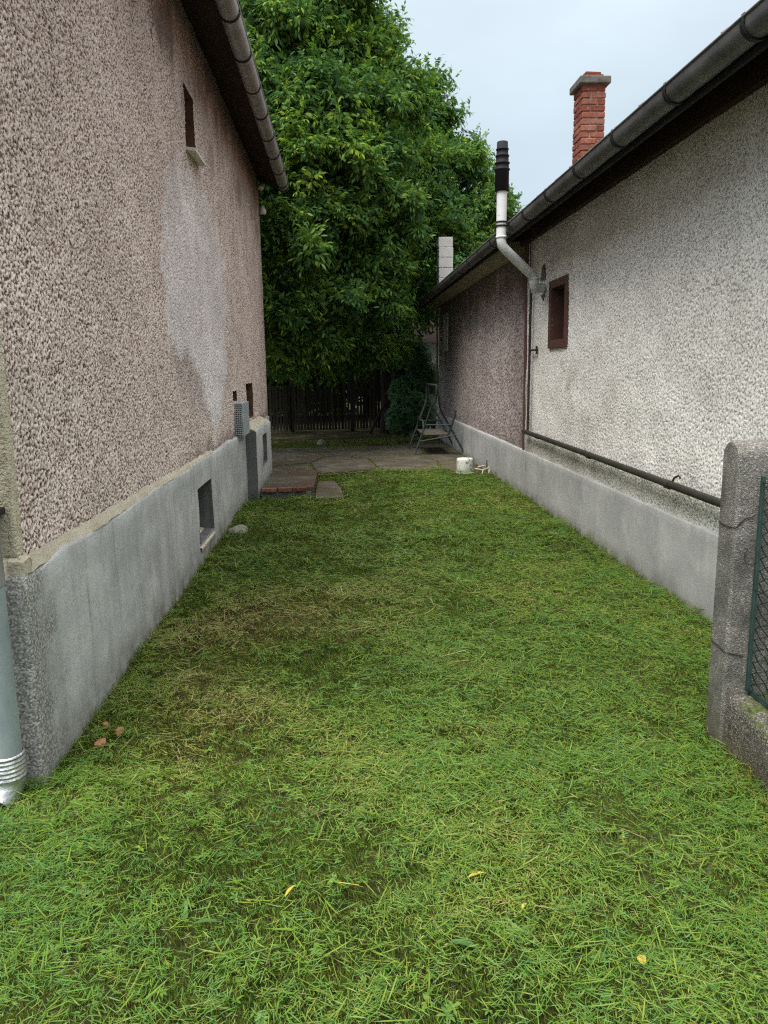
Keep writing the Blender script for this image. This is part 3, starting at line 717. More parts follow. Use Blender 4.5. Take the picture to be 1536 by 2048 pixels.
# ================================================================== RIGHT HOUSE
RX = 2.27
rh = thing('house', 'low house on the right with white and mauve roughcast walls, zinc gutter and brick chimney', 'house', (6, 10, 0))
def Rr(o): return loc(o, rh)
def r_stain_shade(Y, Z, big):
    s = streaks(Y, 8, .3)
    top = sstep(2.6, 3.15, Z + s * .05 + big * .10) * .32  # wall top: water dirt plus shade of the eaves, painted as one tone
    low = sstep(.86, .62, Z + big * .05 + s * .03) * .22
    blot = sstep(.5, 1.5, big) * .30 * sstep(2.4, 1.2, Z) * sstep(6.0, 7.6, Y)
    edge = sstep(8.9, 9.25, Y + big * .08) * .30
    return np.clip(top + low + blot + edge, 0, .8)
def r_patch(Y, Z, big):          # pale run-off below the flue
    return np.exp(-((Y - 8.72 + .02 * np.sin(Z * 9)) / .045) ** 2) * sstep(1.35, 2.1, Z) * sstep(2.5, 2.4, Z) * .9
R_HOLES = [(7.82, 8.32, 1.885, 2.415)]
Rr(rough_wall('white_wall', rh, M_right_cast, RX, -1, 2.2, 9.44, .586, 3.16, lambda y: max(.0065, .0085 + .0009 * (y - 4.5)), .0075, R_HOLES, .0120, .0030, 31, r_patch, r_stain_shade))
def b_stain_shade(Y, Z, big):
    s = streaks(Y, 12, .35)
    top = sstep(1.9, 3.1, Z + s * .12 + big * .2) * .6  # dirt and eaves shade together, coloured in towards the wall top
    left = sstep(9.9, 9.5, Y) * .25
    edge = sstep(10.9, 9.6, Y + .2 * big) * .35
    low = sstep(.85, .6, Z + big * .06) * .3
    return np.clip(top + left + edge + low, 0, .88)
B_HOLES = [(16.62, 17.00, 2.07, 2.66)]
Rr(rough_wall('mauve_wall', rh, M_brown_cast, RX + .02, -1, 9.53, 17.85, .586, 3.06, lambda y: .026, .013, B_HOLES, .022, .0035, 41, None, b_stain_shade))
m = MB(); m.box(RX - .014, RX + .05, 9.445, 9.525, .585, 3.05, .004); Rr(m.build('joint_strip', M_frame_brown, rh))
# window of the white wall
w = niche(rh, Rr, RX - .002, -1, 7.82, 8.32, 1.885, 2.415, .26, M_frame_brown, M_glass)
f = MB()
f.box(RX - .022, RX + .03, 7.73, 7.818, 1.80, 2.50, .004); f.box(RX - .022, RX + .03, 8.322, 8.41, 1.80, 2.50, .004)
f.box(RX - .0225, RX + .03, 7.8185, 8.3215, 2.417, 2.4995, .004); f.box(RX - .0245, RX + .03, 7.8185, 8.3215, 1.80, 1.883, .004)
f.build('frame', M_frame_brown, w)
# narrow white window of the far wall
w = niche(rh, Rr, RX + .018, -1, 16.62, 17.00, 2.07, 2.66, .16, M_white_frame, M_glass)
f = MB()
f.box(RX - .012, RX + .05, 16.50, 16.618, 1.97, 2.76, .004); f.box(RX - .012, RX + .05, 17.002, 17.08, 1.97, 2.76, .004)
f.box(RX - .0125, RX + .05, 16.6185, 17.0015, 2.662, 2.7595, .004); f.box(RX - .016, RX + .05, 16.6185, 17.0015, 1.97, 2.068, .004)
f.build('frame', M_white_frame, w)
# plinth in two lengths with an open joint
plinth_piece('plinth', rh, Rr, M_plinth_r, RX - .022, RX + .05, 2.2, 9.29, .592, [], -1, .002, .012, 51, 0, .0015)
plinth_piece('plinth', rh, Rr, M_plinth_r, RX - .020, RX + .05, 9.305, 17.85, .592, [], -1, .003, .014, 52, 0, .002)
m = MB(); m.box(RX + .0, RX + .2, 9.28, 9.315, -.02, .585); Rr(m.build('plinth_joint', M_dark, rh))
# other sides
m = MB(); m.poly([(RX, 2.2, -.02), (9, 2.2, -.02), (9, 2.2, 3.1), (RX, 2.2, 3.1)]); m.poly([(RX + .02, 17.85, -.02), (9, 17.85, -.02), (9, 17.85, 3.1), (RX + .02, 17.85, 3.1)])
m.poly([(9, 2.2, -.02), (9, 17.85, -.02), (9, 17.85, 3.1), (9, 2.2, 3.1)]); Rr(m.build('back_wall', M_right_cast, rh))
# eaves
m = MB(); m.box(RX - .05, RX + .02, 2.0, 9.66, 3.045, 3.20, .004); Rr(m.build('wall_plate', M_plate, rh))
PITCH = math.tan(R(33.5))
def rz(x): return 3.105 + (x - 1.80) * PITCH
m = MB(); 
m.poly([(1.90, 2.0, rz(1.90) - .05), (1.90, 18.0, rz(1.90) - .05), (RX + .1, 18.0, rz(RX + .1) - .05), (RX + .1, 2.0, rz(RX + .1) - .05)]); Rr(m.build('roof_boarding', M_beam, rh))
rb = MB(); a = .035
rb.poly([(1.90, -a, rz(1.90) - .052), (RX + .1, -a, rz(RX + .1) - .052), (RX + .1, -a, rz(RX + .1) - .19), (1.90, -a, rz(1.90) - .15)])
rb.poly([(1.90, a, rz(1.90) - .052), (RX + .1, a, rz(RX + .1) - .052), (RX + .1, a, rz(RX + .1) - .19), (1.90, a, rz(1.90) - .15)])
rb.quad((1.90, -a, rz(1.90) - .15), (1.90, a, rz(1.90) - .15), (RX + .1, a, rz(RX + .1) - .19), (RX + .1, -a, rz(RX + .1) - .19))
rb.quad((1.90, -a, rz(1.90) - .15), (1.90, a, rz(1.90) - .15), (1.90, a, rz(1.90) - .052), (1.90, -a, rz(1.90) - .052))
rbm = rb.mesh('rafter', M_beam)
for k in range(9):
    o = put('rafter', rbm, None, rh); o.location = Vector((0, 2.4 + .9 * k, 0)) - Vector(rh.location)
m = MB(); m.box(1.895, 1.915, 2.0, 18.0, rz(1.9) - .20, rz(1.9) - .045); Rr(m.build('fascia', M_beam, rh))
# boxed cornice of the far length
m = MB()
pr = [(RX + .02, 2.985), (2.19, 2.955), (2.08, 3.02), (1.93, 3.055), (1.93, 3.10), (RX + .02, 3.12)]
A = [m.bm.verts.new((x, 9.70, z)) for x, z in pr]; B = [m.bm.verts.new((x, 17.95, z)) for x, z in pr]
for k in range(len(pr)): m.bm.faces.new((A[k], A[(k + 1) % len(pr)], B[(k + 1) % len(pr)], B[k]))
m.bm.faces.new(A); m.bm.faces.new(B); Rr(m.build('cornice', M_cornice, rh))
gutter(rh, Rr, M_gutter_r, 1.845, 3.06, .066, 2.0, 17.7, [2.75 + .82 * k for k in range(19)])
# roof: a ribbed sheet of tiles and a row of single tiles at the eaves
RV = []; RF = []; nx = 2; 
roofm = MB()
roofm.poly([(1.87, 2.0, rz(1.87) - .03), (1.87, 18.0, rz(1.87) - .03), (5.6, 18.0, rz(5.6) - .03), (5.6, 2.0, rz(5.6) - .03)])
roofm.poly([(9.4, 2.0, rz(1.87) - .03), (9.4, 18.0, rz(1.87) - .03), (5.6, 18.0, rz(5.6) - .03), (5.6, 2.0, rz(5.6) - .03)])
for yy in (2.21, 17.84): roofm.poly([(RX, yy, 3.05), (9, yy, 3.05), (9.0, yy, rz(2.2) - .06), (5.6, yy, rz(5.6) - .06), (RX, yy, rz(RX) - .06)])
rroof = Rr(roofm.build('roof', M_tile, rh))
def tile_mesh():
    t = MB(); L_ = .40; prof = [(-.105, .0), (-.085, .028), (-.055, .036), (-.025, .022), (.0, .008), (.05, .006), (.095, .012), (.112, .006)]
    ux, uz = math.cos(R(33.5)), math.sin(R(33.5)); rows = []
    for s in (0.0, L_):
        for th in (0, -.014):
            rows.append([t.bm.verts.new((s * ux - uz * (z + th + s * .03), y, s * uz + ux * (z + th + s * .03))) for y, z in prof])
    a, b, c, d = rows
    for k in range(len(prof) - 1):
        for P_, Q_ in ((a, c), (b, d), (a, b)): f = t.bm.faces.new((P_[k], P_[k + 1], Q_[k + 1], Q_[k])); f.smooth = P_ is not a or Q_ is c
    return t.mesh('tile', M_tile)
tm = tile_mesh(); bulk = None; tv = np.array([v.co for v in tm.vertices]); tf = [list(p.vertices) for p in tm.polygons]
n_y = int(15.9 / .205)
for j in range(n_y):                                     # eaves row and the one above: tiles one by one
    for row in range(2):
        x0 = 1.855 + row * .30 * math.cos(R(33.5))
        o = put('tile', tm, None, rroof); o.location = (x0, 2.1 + j * .205, rz(x0) - .030 + random.uniform(-.006, .006)); o.rotation_euler = (random.uniform(-.02, .02), 0, random.uniform(-.02, .02))
V = []; Fq = []; cnt = 0
for row in range(2, 15):
    x0 = 1.855 + row * .30 * math.cos(R(33.5))
    for j in range(n_y):
        V.append(tv + np.array([x0, 2.1 + j * .205, rz(x0) - .030])); Fq += [[i + cnt for i in f] for f in tf]; cnt += len(tv)
o = put('tiling', np_mesh('tiling', np.concatenate(V), Fq, M_tile), None, rroof); o['kind'] = 'stuff'

# brick chimney of the right house
ch = bpy.data.objects.new('chimney', None); COL.objects.link(ch); ch.parent = rh; Rr(ch)
CX0, CX1, CY0, CY1 = 3.17, 3.47, 10.45, 10.83
m = MB(); m.box(CX0 + .012, CX1 - .012, CY0 + .012, CY1 - .012, 3.6, 5.14); m.build('mortar_core', M_mortar, ch)
courses = 19; hgt = .0785; zt = 5.135
bm_cache = {}
def brick_obj(w, d, x, y, z, rot=0, par=None, name='brick', h=.066, mat=None, root=None):
    key = (round(w, 3), round(d, 3), h, random.randint(0, 2), mat)
    if key not in bm_cache:
        b = MB(); b.box(-w / 2, w / 2, -d / 2, d / 2, 0, h, .006, 1)
        for v in b.bm.verts: v.co += Vector((random.uniform(-.003, .003), random.uniform(-.003, .003), random.uniform(-.003, .003)))
        bm_cache[key] = b.mesh(name, mat or M_brick)
    o = put(name, bm_cache[key], None, par); o.location = (x + random.uniform(-.004, .004), y + random.uniform(-.004, .004), z); o.rotation_euler = (0, 0, rot + random.uniform(-.012, .012)); return o
for c in range(courses):
    z = zt - (c + 1) * hgt
    W_ = CX1 - CX0; D_ = CY1 - CY0
    if c % 2 == 0:
        wa = .19
        brick_obj(wa, .10, CX0 + wa / 2, CY0 + .05, z, 0, ch); brick_obj(W_ - wa - .01, .10, CX1 - (W_ - wa - .01) / 2, CY0 + .05, z, 0, ch)
        brick_obj(.10, .13, CX0 + .05, CY0 + .185, z, 0, ch); brick_obj(.10, .12, CX0 + .05, CY1 - .06, z, 0, ch)
        brick_obj(.10, .27, CX1 - .05, CY1 - .135, z, 0, ch)
    else:
        wa = .105
        brick_obj(wa, .18, CX0 + wa / 2, CY0 + .09, z, 0, ch); brick_obj(W_ - wa - .01, .10, CX1 - (W_ - wa - .01) / 2, CY0 + .05, z, 0, ch)
        brick_obj(.10, .185, CX0 + .05, CY1 - .0925, z, 0, ch); brick_obj(.10, .27, CX1 - .05, CY1 - .135, z, 0, ch)
m = MB(); m.box(CX0 - .05, CX1 + .05, CY0 - .05, CY1 + .05, 5.137, 5.225, .012, 2); m.build('cap', M_capstone, ch)
for i, (x, y, w_, d_) in enumerate(((3.26, 10.56, .14, .07), (3.40, 10.56, .12, .07), (3.225, 10.66, .07, .12), (3.43, 10.66, .07, .12))): brick_obj(w_, d_, x, y, 5.227, 0, ch, h=.055)
brick_obj(.20, .12, 3.33, 10.6, 5.284, .1, ch, h=.035)

# pale block chimney at the far end of the right house
bc = bpy.data.objects.new('chimney', None); COL.objects.link(bc); bc.parent = rh; bc.location = Vector((2.335, 17.35, 0)) - Vector(rh.location)
for k in range(6):
    for j, (a, c_) in enumerate((((-.155, .155),))):
        b = MB(); b.box(a, c_, -.155, .155, 0, .205, .008, 1); o = b.build('block', M_block, bc); o.location = (random.uniform(-.005, .005), random.uniform(-.004, .004), 3.12 + k * .212)

# white flue with black cowl, fixed to the right house
fl = thing('flue_pipe', 'white enamelled flue pipe with black ribbed cowl, bending out around the right gutter', 'flue pipe', (2.27, 8.72, 2.47))
def rel(p, o): return tuple(Vector(p) - Vector(o.location))
pts = [(2.30, 8.72, 2.47), (2.20, 8.60, 2.44)]
m = MB(); m.tube([rel(p, fl) for p in ((2.29, 8.74, 2.47), (2.22, 8.62, 2.455), (2.155, 8.53, 2.435), (2.11, 8.47, 2.455), (2.098, 8.45, 2.50), (2.098, 8.445, 2.535))], .052, 18); m.build('elbow', M_flue, fl)
m = MB(); m.tube([rel(p, fl) for p in ((2.098, 8.445, 2.532), (2.085, 8.44, 2.565), (2.045, 8.425, 2.59), (1.76, 8.30, 2.805), (1.712, 8.28, 2.85), (1.70, 8.275, 2.905), (1.70, 8.275, 2.94))], .0495, 18); m.build('offset_bend', M_flue, fl)
m = MB(); m.tube([rel(p, fl) for p in ((1.70, 8.275, 2.938), (1.70, 8.275, 3.45))], .052, 18); m.build('straight_pipe', M_flue, fl)
for z in (2.535, 2.935):
    m = MB(); p = (2.098, 8.445, z) if z < 2.6 else (1.70, 8.275, z)
    m.lathe([(.050, -.012), (.056, -.010), (.056, .010), (.050, .012)], 18, rel(p, fl), False, False); m.build('collar', M_flue, fl)
m = MB(); m.lathe([(.062, 0.0000), (.071, 0.0040), (.071, 0.1975), (.080, 0.2054), (.080, 0.2149), (.070, 0.2180), (.068, 0.2607), (.077, 0.2662), (.077, 0.2765), (.066, 0.2797), (.064, 0.3318), (.071, 0.3365), (.071, 0.3452), (.061, 0.3484), (.059, 0.3950), (.066, 0.3990), (.066, 0.4069), (.058, 0.4100), (.055, 0.4740), (.050, 0.4772), (.048, 0.4345)], 20, rel((1.70, 8.275, 3.38), fl)); m.build('cowl', M_cowl, fl)
m = MB(); m.lathe([(.053, 0), (.060, 0), (.060, .018), (.053, .018)], 18, rel((1.70, 8.275, 3.035), fl), False, False)
m.lathe([(.053, 0), (.060, 0), (.060, .014), (.053, .014)], 18, rel((1.70, 8.275, 3.075), fl), False, False)
m.tube([rel((1.745, 8.29, 3.06), fl), rel((1.95, 8.35, 3.03), fl), rel((2.22, 8.45, 3.06), fl)], .008, 6); m.build('clamp', M_bracket, fl)
m = MB(); m.poly([rel(p, fl) for p in ((2.262, 8.60, 2.55), (2.262, 8.83, 2.55), (2.262, 8.76, 2.70), (2.262, 8.68, 2.72))]); m.poly([rel(p, fl) for p in ((2.262, 8.62, 2.40), (2.262, 8.80, 2.40), (2.262, 8.70, 2.32))]); m.build('mortar_patch', M_cement, fl)

# brown pipe run on the right wall and a cable
gp = thing('gas_pipe', 'dark brown pipe dropping down the white wall and running along above the plinth', 'pipe', (2.21, 9.12, .84))
m = MB(); m.tube([rel((2.225, 9.13, .83), gp), rel((2.225, 9.10, 2.45), gp)], .0145, 10); m.build('riser', M_pipe, gp)
m = MB(); m.tube([rel((2.205, 9.26, .845), gp), rel((2.205, 6.8, .828), gp), rel((2.205, 2.3, .785), gp)], .026, 14); hp = m.build('horizontal_run', M_pipe, gp)
for y in (6.75, 5.05, 8.6):
    m = MB(); zc = .845 - (9.26 - y) * .0087
    m.tube([rel((2.205, y - .035, zc), gp), rel((2.205, y + .035, zc), gp)], .0305, 14); m.build('coupling', M_pipe, hp)
m = MB(); zc = .845 - (9.26 - 5.0) * .0087
m.tube([rel((2.205, 5.0, zc + .02), gp), rel((2.215, 4.99, zc + .055), gp), rel((2.225, 4.95, zc + .075), gp), rel((2.23, 4.93, zc + .06), gp)], .007, 6); m.build('hook', M_pipe, hp)
m = MB(); m.tube([rel((2.225, 9.12, 1.80), gp), rel((2.225, 8.92, 1.80), gp)], .011, 8); m.tube([rel((2.20, 8.92, 1.80), gp), rel((2.27, 8.90, 1.80), gp)], .011, 8); m.box(*[v for p in zip(rel((2.245, 8.885, 1.755), gp), rel((2.262, 8.915, 1.845), gp)) for v in p], .002); m.build('wall_clip', M_pipe, gp)
m = MB(); pts = []
for k in range(40):
    z = 3.04 - k * 2.14 / 39; pts.append((2.248, 9.235 - .0 * k + .016 * math.sin(k * 1.3) + .012 * math.sin(k * .45), z))
m.tube(pts, .0065, 6); tag(m.build('cable', M_bracket), 'thin black wavy cable hanging down the white wall beside the brown pipe', 'cable')
# thin pipes at the far corner of the right house
yp = thing('gas_pipe', 'thin yellow pipe standing at the far corner of the right house', 'pipe', (2.235, 17.93, 0))
m = MB(); m.tube([(0, 0, 1.05), (0, 0, 3.0)], .020, 10); m.build('pipe', M_yellow, yp)
for z in (1.5, 2.6):
    m = MB(); m.box(-.028, .05, -.012, .012, z, z + .02); m.build('clip', M_bracket, yp)
m = MB(); m.tube([(2.30, 17.91, .6), (2.30, 17.91, 3.0)], .028, 10); tag(m.build('drainpipe', M_galv), 'slim grey drainpipe right beside the thin yellow pipe', 'pipe')

# ================================================================== BEYOND: block chimney, back fence, far shed
sh = thing('shed', 'pale far outbuilding mostly hidden behind the shrub and the right house corner', 'shed', (4.0, 22.5, 0))
m = MB(); m.box(-1.75, 2.5, -1.5, 1.5, 0, 2.4); m.build('wall', M_block, sh)
m = MB(); m.poly([(-2.0, -1.8, 2.3), (2.8, -1.8, 2.3), (2.8, 0, 3.5), (-2.0, 0, 3.5)]); m.poly([(-2.0, 1.8, 2.3), (2.8, 1.8, 2.3), (2.8, 0, 3.5), (-2.0, 0, 3.5)])
m.build('roof', M_soffit, sh)
m = MB(); m.poly([(-1.75, -1.5, 2.4), (-1.75, 1.5, 2.4), (-1.75, 0, 3.45)]); m.build('gable', M_cement, sh)

fence = thing('paling_fence', 'old dark wooden paling fence closing the yard, half hidden under the tree', 'fence', (0, 20.7, 0))
pm = []
for v in range(3):
    b = MB(); w_ = .028 + .003 * v; b.prism([(-w_, -.009), (w_, -.009), (w_, .009), (-w_, .009)], 0.04, 1.0); pm.append(b.mesh('paling', M_paling))
x = -2.9
while x < 2.6:
    hh = 1.24 + random.uniform(-.05, .05)
    if .35 < x < 1.05: hh = 1.62 + random.uniform(-.05, .05)
    o = put('paling', random.choice(pm), None, fence); o.location = (x, 0, 0); o.scale = (1, 1, hh); o.rotation_euler = (0, random.uniform(-.018, .018), random.uniform(-.1, .1))
    x += random.uniform(.072, .092)
for z in (.35, .92):
    m = MB(); m.box(-2.95, 2.6, .012, .052, z, z + .075, .003); m.build('rail', M_paling, fence)
for xx in (-2.9, -1.3, .3, 1.12, 2.5):
    m = MB(); m.box(xx - .05, xx + .05, .055, .15, 0, 1.75 if xx in (.3, 1.12) else 1.35, .005); m.build('fence_post', M_paling, fence)
m = MB(); m.tube([(1.50, 19.35, 1.50), (.92, 19.5, .42), (.72, 19.55, .02)], .035, 8); tag(m.build('pole', M_bark), 'dark pole leaning diagonally against the paling fence', 'pole')

# ================================================================== TRESTLE, BUCKET, STICKS, STONES
tr = thing('trestle', 'folding frame of rusty green tubing with plank shelf on the patio', 'trestle', (1.75, 14.75, .045))
def tb(name, pts, r=.019, mat=None, par=None): 
    m = MB(); m.tube(pts, r, 8); return m.build(name, mat or M_trestle, par or tr)
tb('top_bar', [(-.02, -.80, 1.265), (-.03, .80, 1.265)], .021)
for ya, yb in ((-.80, -.42), (.80, .66)):
    s = -1 if ya < 0 else 1
    tb('leg', [(-.02, ya, 1.26), (-.035, ya * .98, .98), (-.07, yb * 1.02, .88), (-.41, s * .62 - .0, .0)])
    tb('leg', [(.00, ya * .96, 1.24), (.03, ya * .93, .95), (.10, yb, .80), (.53, s * (.62 if s < 0 else .85), .0)])
    tb('brace', [(-.31, s * .63, .25), (.36, s * .66, .36)], .013)
    tb('side_bar', [(-.20, s * .62, .55), (.26, s * .66, .55)], .013)
m = MB(); m.box(-.25, .22, -.60, .60, .36, .385, .004); m.build('shelf', M_plank, tr)
tb('arm', [(.22, -.60, .37), (.30, -.66, .62), (.34, -.70, .82)], .020); tb('arm', [(-.24, -.60, .40), (-.25, -.60, .62), (-.22, .60, .63), (-.24, .60, .40)], .013)

bk = thing('bucket', 'white plaster-spattered bucket standing upside down at the patio edge', 'bucket', (1.87, 11.62, .02))
m = MB(); m.lathe([(.128, 0), (.131, .01), (.124, .215), (.120, .232), (.112, .238), (.02, .240)], 28); m.build('body', M_bucket, bk)
m = MB(); m.lathe([(.131, .004), (.137, .006), (.137, .026), (.130, .028)], 28, cap0=False, cap1=False); m.build('rim', M_bucket, bk)
def stick(pts, r, mat, label):
    m = MB(); m.tube(pts, r, 7, radii=[r * (1 - .35 * i / (len(pts) - 1)) for i in range(len(pts))]); return tag(m.build('stick', mat), label, 'stick', 'sticks beside the bucket')
stick([(2.02, 11.55, .10), (2.12, 11.5, .085), (2.19, 11.52, .10), (2.24, 11.56, .13)], .012, M_stick, 'pale peeled stick, the longest in the heap by the bucket')
stick([(2.13, 11.5, .085), (2.10, 11.42, .03)], .010, M_stick, 'short pale forked stick at the front of the heap by the bucket')
stick([(2.08, 11.66, .11), (2.20, 11.70, .13)], .016, M_stick, 'thick pale stick lying behind the forked one by the bucket')
stick([(2.21, 11.46, .04), (2.25, 11.6, .10)], .013, M_stick, 'pale stick end against the plinth by the bucket')
stick([(2.03, 11.45, .0), (2.02, 11.47, .09)], .016, M_bark_stick, 'dark stick standing right beside the bucket')
stick([(2.23, 11.75, .0), (2.245, 11.8, .20)], .016, M_bark_stick, 'dark stick leaning upright on the plinth behind the bucket')
for k in range(5):
    a = random.uniform(0, 3.1); c = Vector((random.uniform(2.04, 2.2), random.uniform(11.38, 11.6), .03)); d = Vector((math.cos(a), math.sin(a), .1)) * .07
    stick([tuple(c - d), tuple(c + d * .3), tuple(c + d)], .008, M_bark_stick, 'small dark twig in the heap of sticks between bucket and plinth')
def rock(name, loc_, s, mat, label, cat, seed):
    r = random.Random(seed); b = bmesh.new(); bmesh.ops.create_icosphere(b, subdivisions=3, radius=1.0)
    ph = [(r.uniform(1, 3), r.uniform(1, 3), r.uniform(1, 3), r.uniform(0, 6)) for _ in range(6)]
    for v in b.verts:
        n = sum(math.sin(v.co.x * a + v.co.y * c + v.co.z * d + p) for a, c, d, p in ph) / 6
        v.co *= 1 + .22 * n; v.co.z = max(v.co.z, -.35)
        v.co = Vector((v.co.x * s[0], v.co.y * s[1], v.co.z * s[2]))
    me = bpy.data.meshes.new(name); b.to_mesh(me); b.free()
    for p in me.polygons: p.use_smooth = True
    o = put(name, me, mat); o.location = loc_; return tag(o, label, cat)
rock('stone', (-1.05, 7.60, .035), (.10, .10, .065), M_stone, 'lichen-covered stone in the grass at the left plinth, past the cellar window', 'stone', 3)
rock('stone', (-.42, 16.6, .05), (.12, .10, .10), M_stone, 'pale stone in the far grass strip under the tree', 'stone', 5)
def shard(loc_, s, rz_, label, seed):
    r = random.Random(seed); pts = []
    for k in range(7):
        a = k * 2 * math.pi / 7; q = s * r.uniform(.6, 1.1); pts.append((q * math.cos(a), q * .7 * math.sin(a)))
    m = MB(); m.prism(pts, 0, .012); o = m.build('tile_shard', M_shard); o.location = loc_; o.rotation_euler = (R(12), R(-8), rz_)
    return tag(o, label, 'shard', 'terracotta shards by the left plinth')
shard((-1.065, 3.14, .034), .034, .3, 'terracotta shard in the grass by the left plinth, nearest of three', 1)
shard((-1.015, 3.235, .036), .03, 1.3, 'terracotta shard furthest from the left plinth, right of two others', 2)
shard((-1.10, 3.32, .032), .024, 2.3, 'small terracotta shard close to the left plinth, furthest back of three', 4)

# ================================================================== RIGHT FOREGROUND: post, low wall, chain-link fence
post = thing('fence_post', 'grey exposed-aggregate concrete fence post with rounded top at the right edge', 'post', (1.545, 2.905, 0))
m = MB(); n = 10; W_, D_, T_ = .19, .135, 1.245
def post_ring(x, inset=0.0):
    p = [(x, inset, -.02), (x, inset, T_ - .0)]
    for k in range(1, n):
        a = math.pi - math.pi * k / n; p.append((x, D_ / 2 + (D_ / 2 - inset) * math.cos(a), T_ + (.062 - inset) * math.sin(a)))
    p += [(x, D_ - inset, T_), (x, D_ - inset, -.02)]; return p
rings = []
for x, ins in ((0.0, .010), (.010, 0.0), (W_ - .010, 0.0), (W_, .010)): rings.append([m.bm.verts.new(p) for p in post_ring(x, ins)])
for A, B in zip(rings, rings[1:]):
    for k in range(len(A) - 1): f = m.bm.faces.new((A[k], A[k + 1], B[k + 1], B[k]))
m.bm.faces.new(rings[0]); m.bm.faces.new(rings[-1])
o = m.build('post', M_post, post)
lw = MB()
lw_y = np.linspace(-1.0, 2.902, 60); V = []
prof = [(1.560, -.03), (1.560, .10), (1.558, .215), (1.572, .255), (1.61, .268), (1.70, .262), (1.76, .25), (1.775, .20), (1.78, -.03)]
FW = field(120, 60, .04, .20, 77)
for i, y in enumerate(lw_y):
    for j, (x, z) in enumerate(prof): 
        w_ = FW[i, j * 3] * .006; V.append((x + w_, y, z + (w_ if j in (3, 4, 5, 6) else 0)))
nP = len(prof); Fq = []
for i in range(len(lw_y) - 1):
    for j in range(nP - 1): Fq.append((i * nP + j, (i + 1) * nP + j, (i + 1) * nP + j + 1, i * nP + j + 1))
me = np_mesh('low_wall', V, Fq, M_mossy)
tag(put('low_wall', me), 'low mossy concrete base wall running from the fence post towards the viewer', 'wall')
cl = thing('chain_link_fence', 'green chain-link fence mesh stretched over the low mossy wall', 'fence', (1.64, 2.88, 0))
m = MB(); m.box(-.014, .0, -.010, .008, .285, 1.175, .002); m.build('tension_bar', M_bar, cl)
wz = MB(); wpts = []; st = .047; nseg = 36
for k in range(nseg + 1):
    wpts.append(((.003 if k % 2 else -.003), (-.024 if k % 2 else .024), .29 + k * .024 * 1.0))
wz.tube(wpts, .0028, 5); wm = wz.mesh('wire', M_wire)
for k in range(46):
    o = put('wire', wm, None, cl); o.location = (.0, -.03 - k * .047, 0 if k % 2 else .0); o.scale = (1, 1 if k % 2 else -1, 1)
for z in (.30, .72, 1.15):
    m = MB(); m.tube([(-.012, .0, z), (-.010, -1.0, z - .008), (-.012, -2.2, z)], .0022, 6); m.build('strand', M_wire, cl)
m = MB(); m.tube([(.02, .02, .268), (.02, -2.2, .272)], .014, 8); m.build('bottom_rail', M_bar, cl)
def tie(pts, label):
    m = MB(); m.tube(pts, .0022, 6); return tag(m.build('tie_wire', M_rust), label, 'wire', 'tie wires on the fence post')
tie([(1.62, 2.90, 1.01), (1.585, 2.902, 1.003), (1.565, 2.901, .985), (1.548, 2.902, .965), (1.541, 2.95, .962), (1.542, 3.03, .968)], 'upper rusty tie wire wrapped round the concrete fence post')
tie([(1.615, 2.90, .43), (1.58, 2.902, .438), (1.543, 2.902, .446), (1.541, 2.97, .455), (1.541, 3.04, .46)], 'lower rusty tie wire wrapped round the concrete fence post')
tie([(1.622, 2.875, .835), (1.612, 2.87, .82), (1.595, 2.885, .822), (1.586, 2.893, .84), (1.590, 2.895, .865), (1.597, 2.893, .875)], 'curled loose wire end hooked beside the green tension bar')
m = MB(); m.tube([(1.98, 3.35, .05), (1.98, 3.35, .78)], .010, 8); tag(m.build('rod', M_bracket), 'thin black upright rod behind the chain-link fence', 'rod')
m = MB(); m.box(1.9, 2.22, 3.18, 3.5, .03, .055, .004); tag(m.build('board', M_plate), 'dark brown board lying behind the chain-link fence', 'board')
rock('stone', (1.98, 3.0, .06), (.11, .13, .10), M_stone, 'pale stone behind the chain-link fence beside the black rod', 'stone', 9)

# ================================================================== VEGETATION: sources for instances (not linked to the scene)
def leaf_strip(V, F, LV, base, tip, width, nrm, droop, nseg=3, lv=.5, shape=(.35, 1.0, .75, .0), fold=.0):
    """a pointed leaf: nseg cross-rows from base to tip, folded along the mid rib"""
    base = np.array(base, float); tip = np.array(tip, float); t = tip - base; n = np.array(nrm, float)
    s = np.cross(t, n); s /= (np.linalg.norm(s) + 1e-9); n = np.cross(s, t); n /= (np.linalg.norm(n) + 1e-9)
    i0 = len(V)
    for k in range(len(shape)):
        u = k / (len(shape) - 1); c = base + t * u + n * (-droop * u * u)
        w = width * .5 * max(shape[k], .02)
        V += [c - s * w + n * fold * w, c, c + s * w + n * fold * w] if fold else [c - s * w, c + s * w]
        LV += [lv] * (3 if fold else 2)
    q = 3 if fold else 2
    for k in range(len(shape) - 1):
        a = i0 + k * q
        for j in range(q - 1): F.append((a + j, a + j + 1, a + q + j + 1, a + q + j))
def src(name, V, F, LV, mat):
    me = np_mesh(name, np.array(V), np.array(F), mat); attr(me, 'lv', LV)
    return bpy.data.objects.new(name, me)
def rnd_dir(r, tilt0, tilt1):
    a = r.uniform(0, 2 * math.pi); t = r.uniform(tilt0, tilt1)
    return np.array([math.cos(a) * math.sin(t), math.sin(a) * math.sin(t), math.cos(t)])
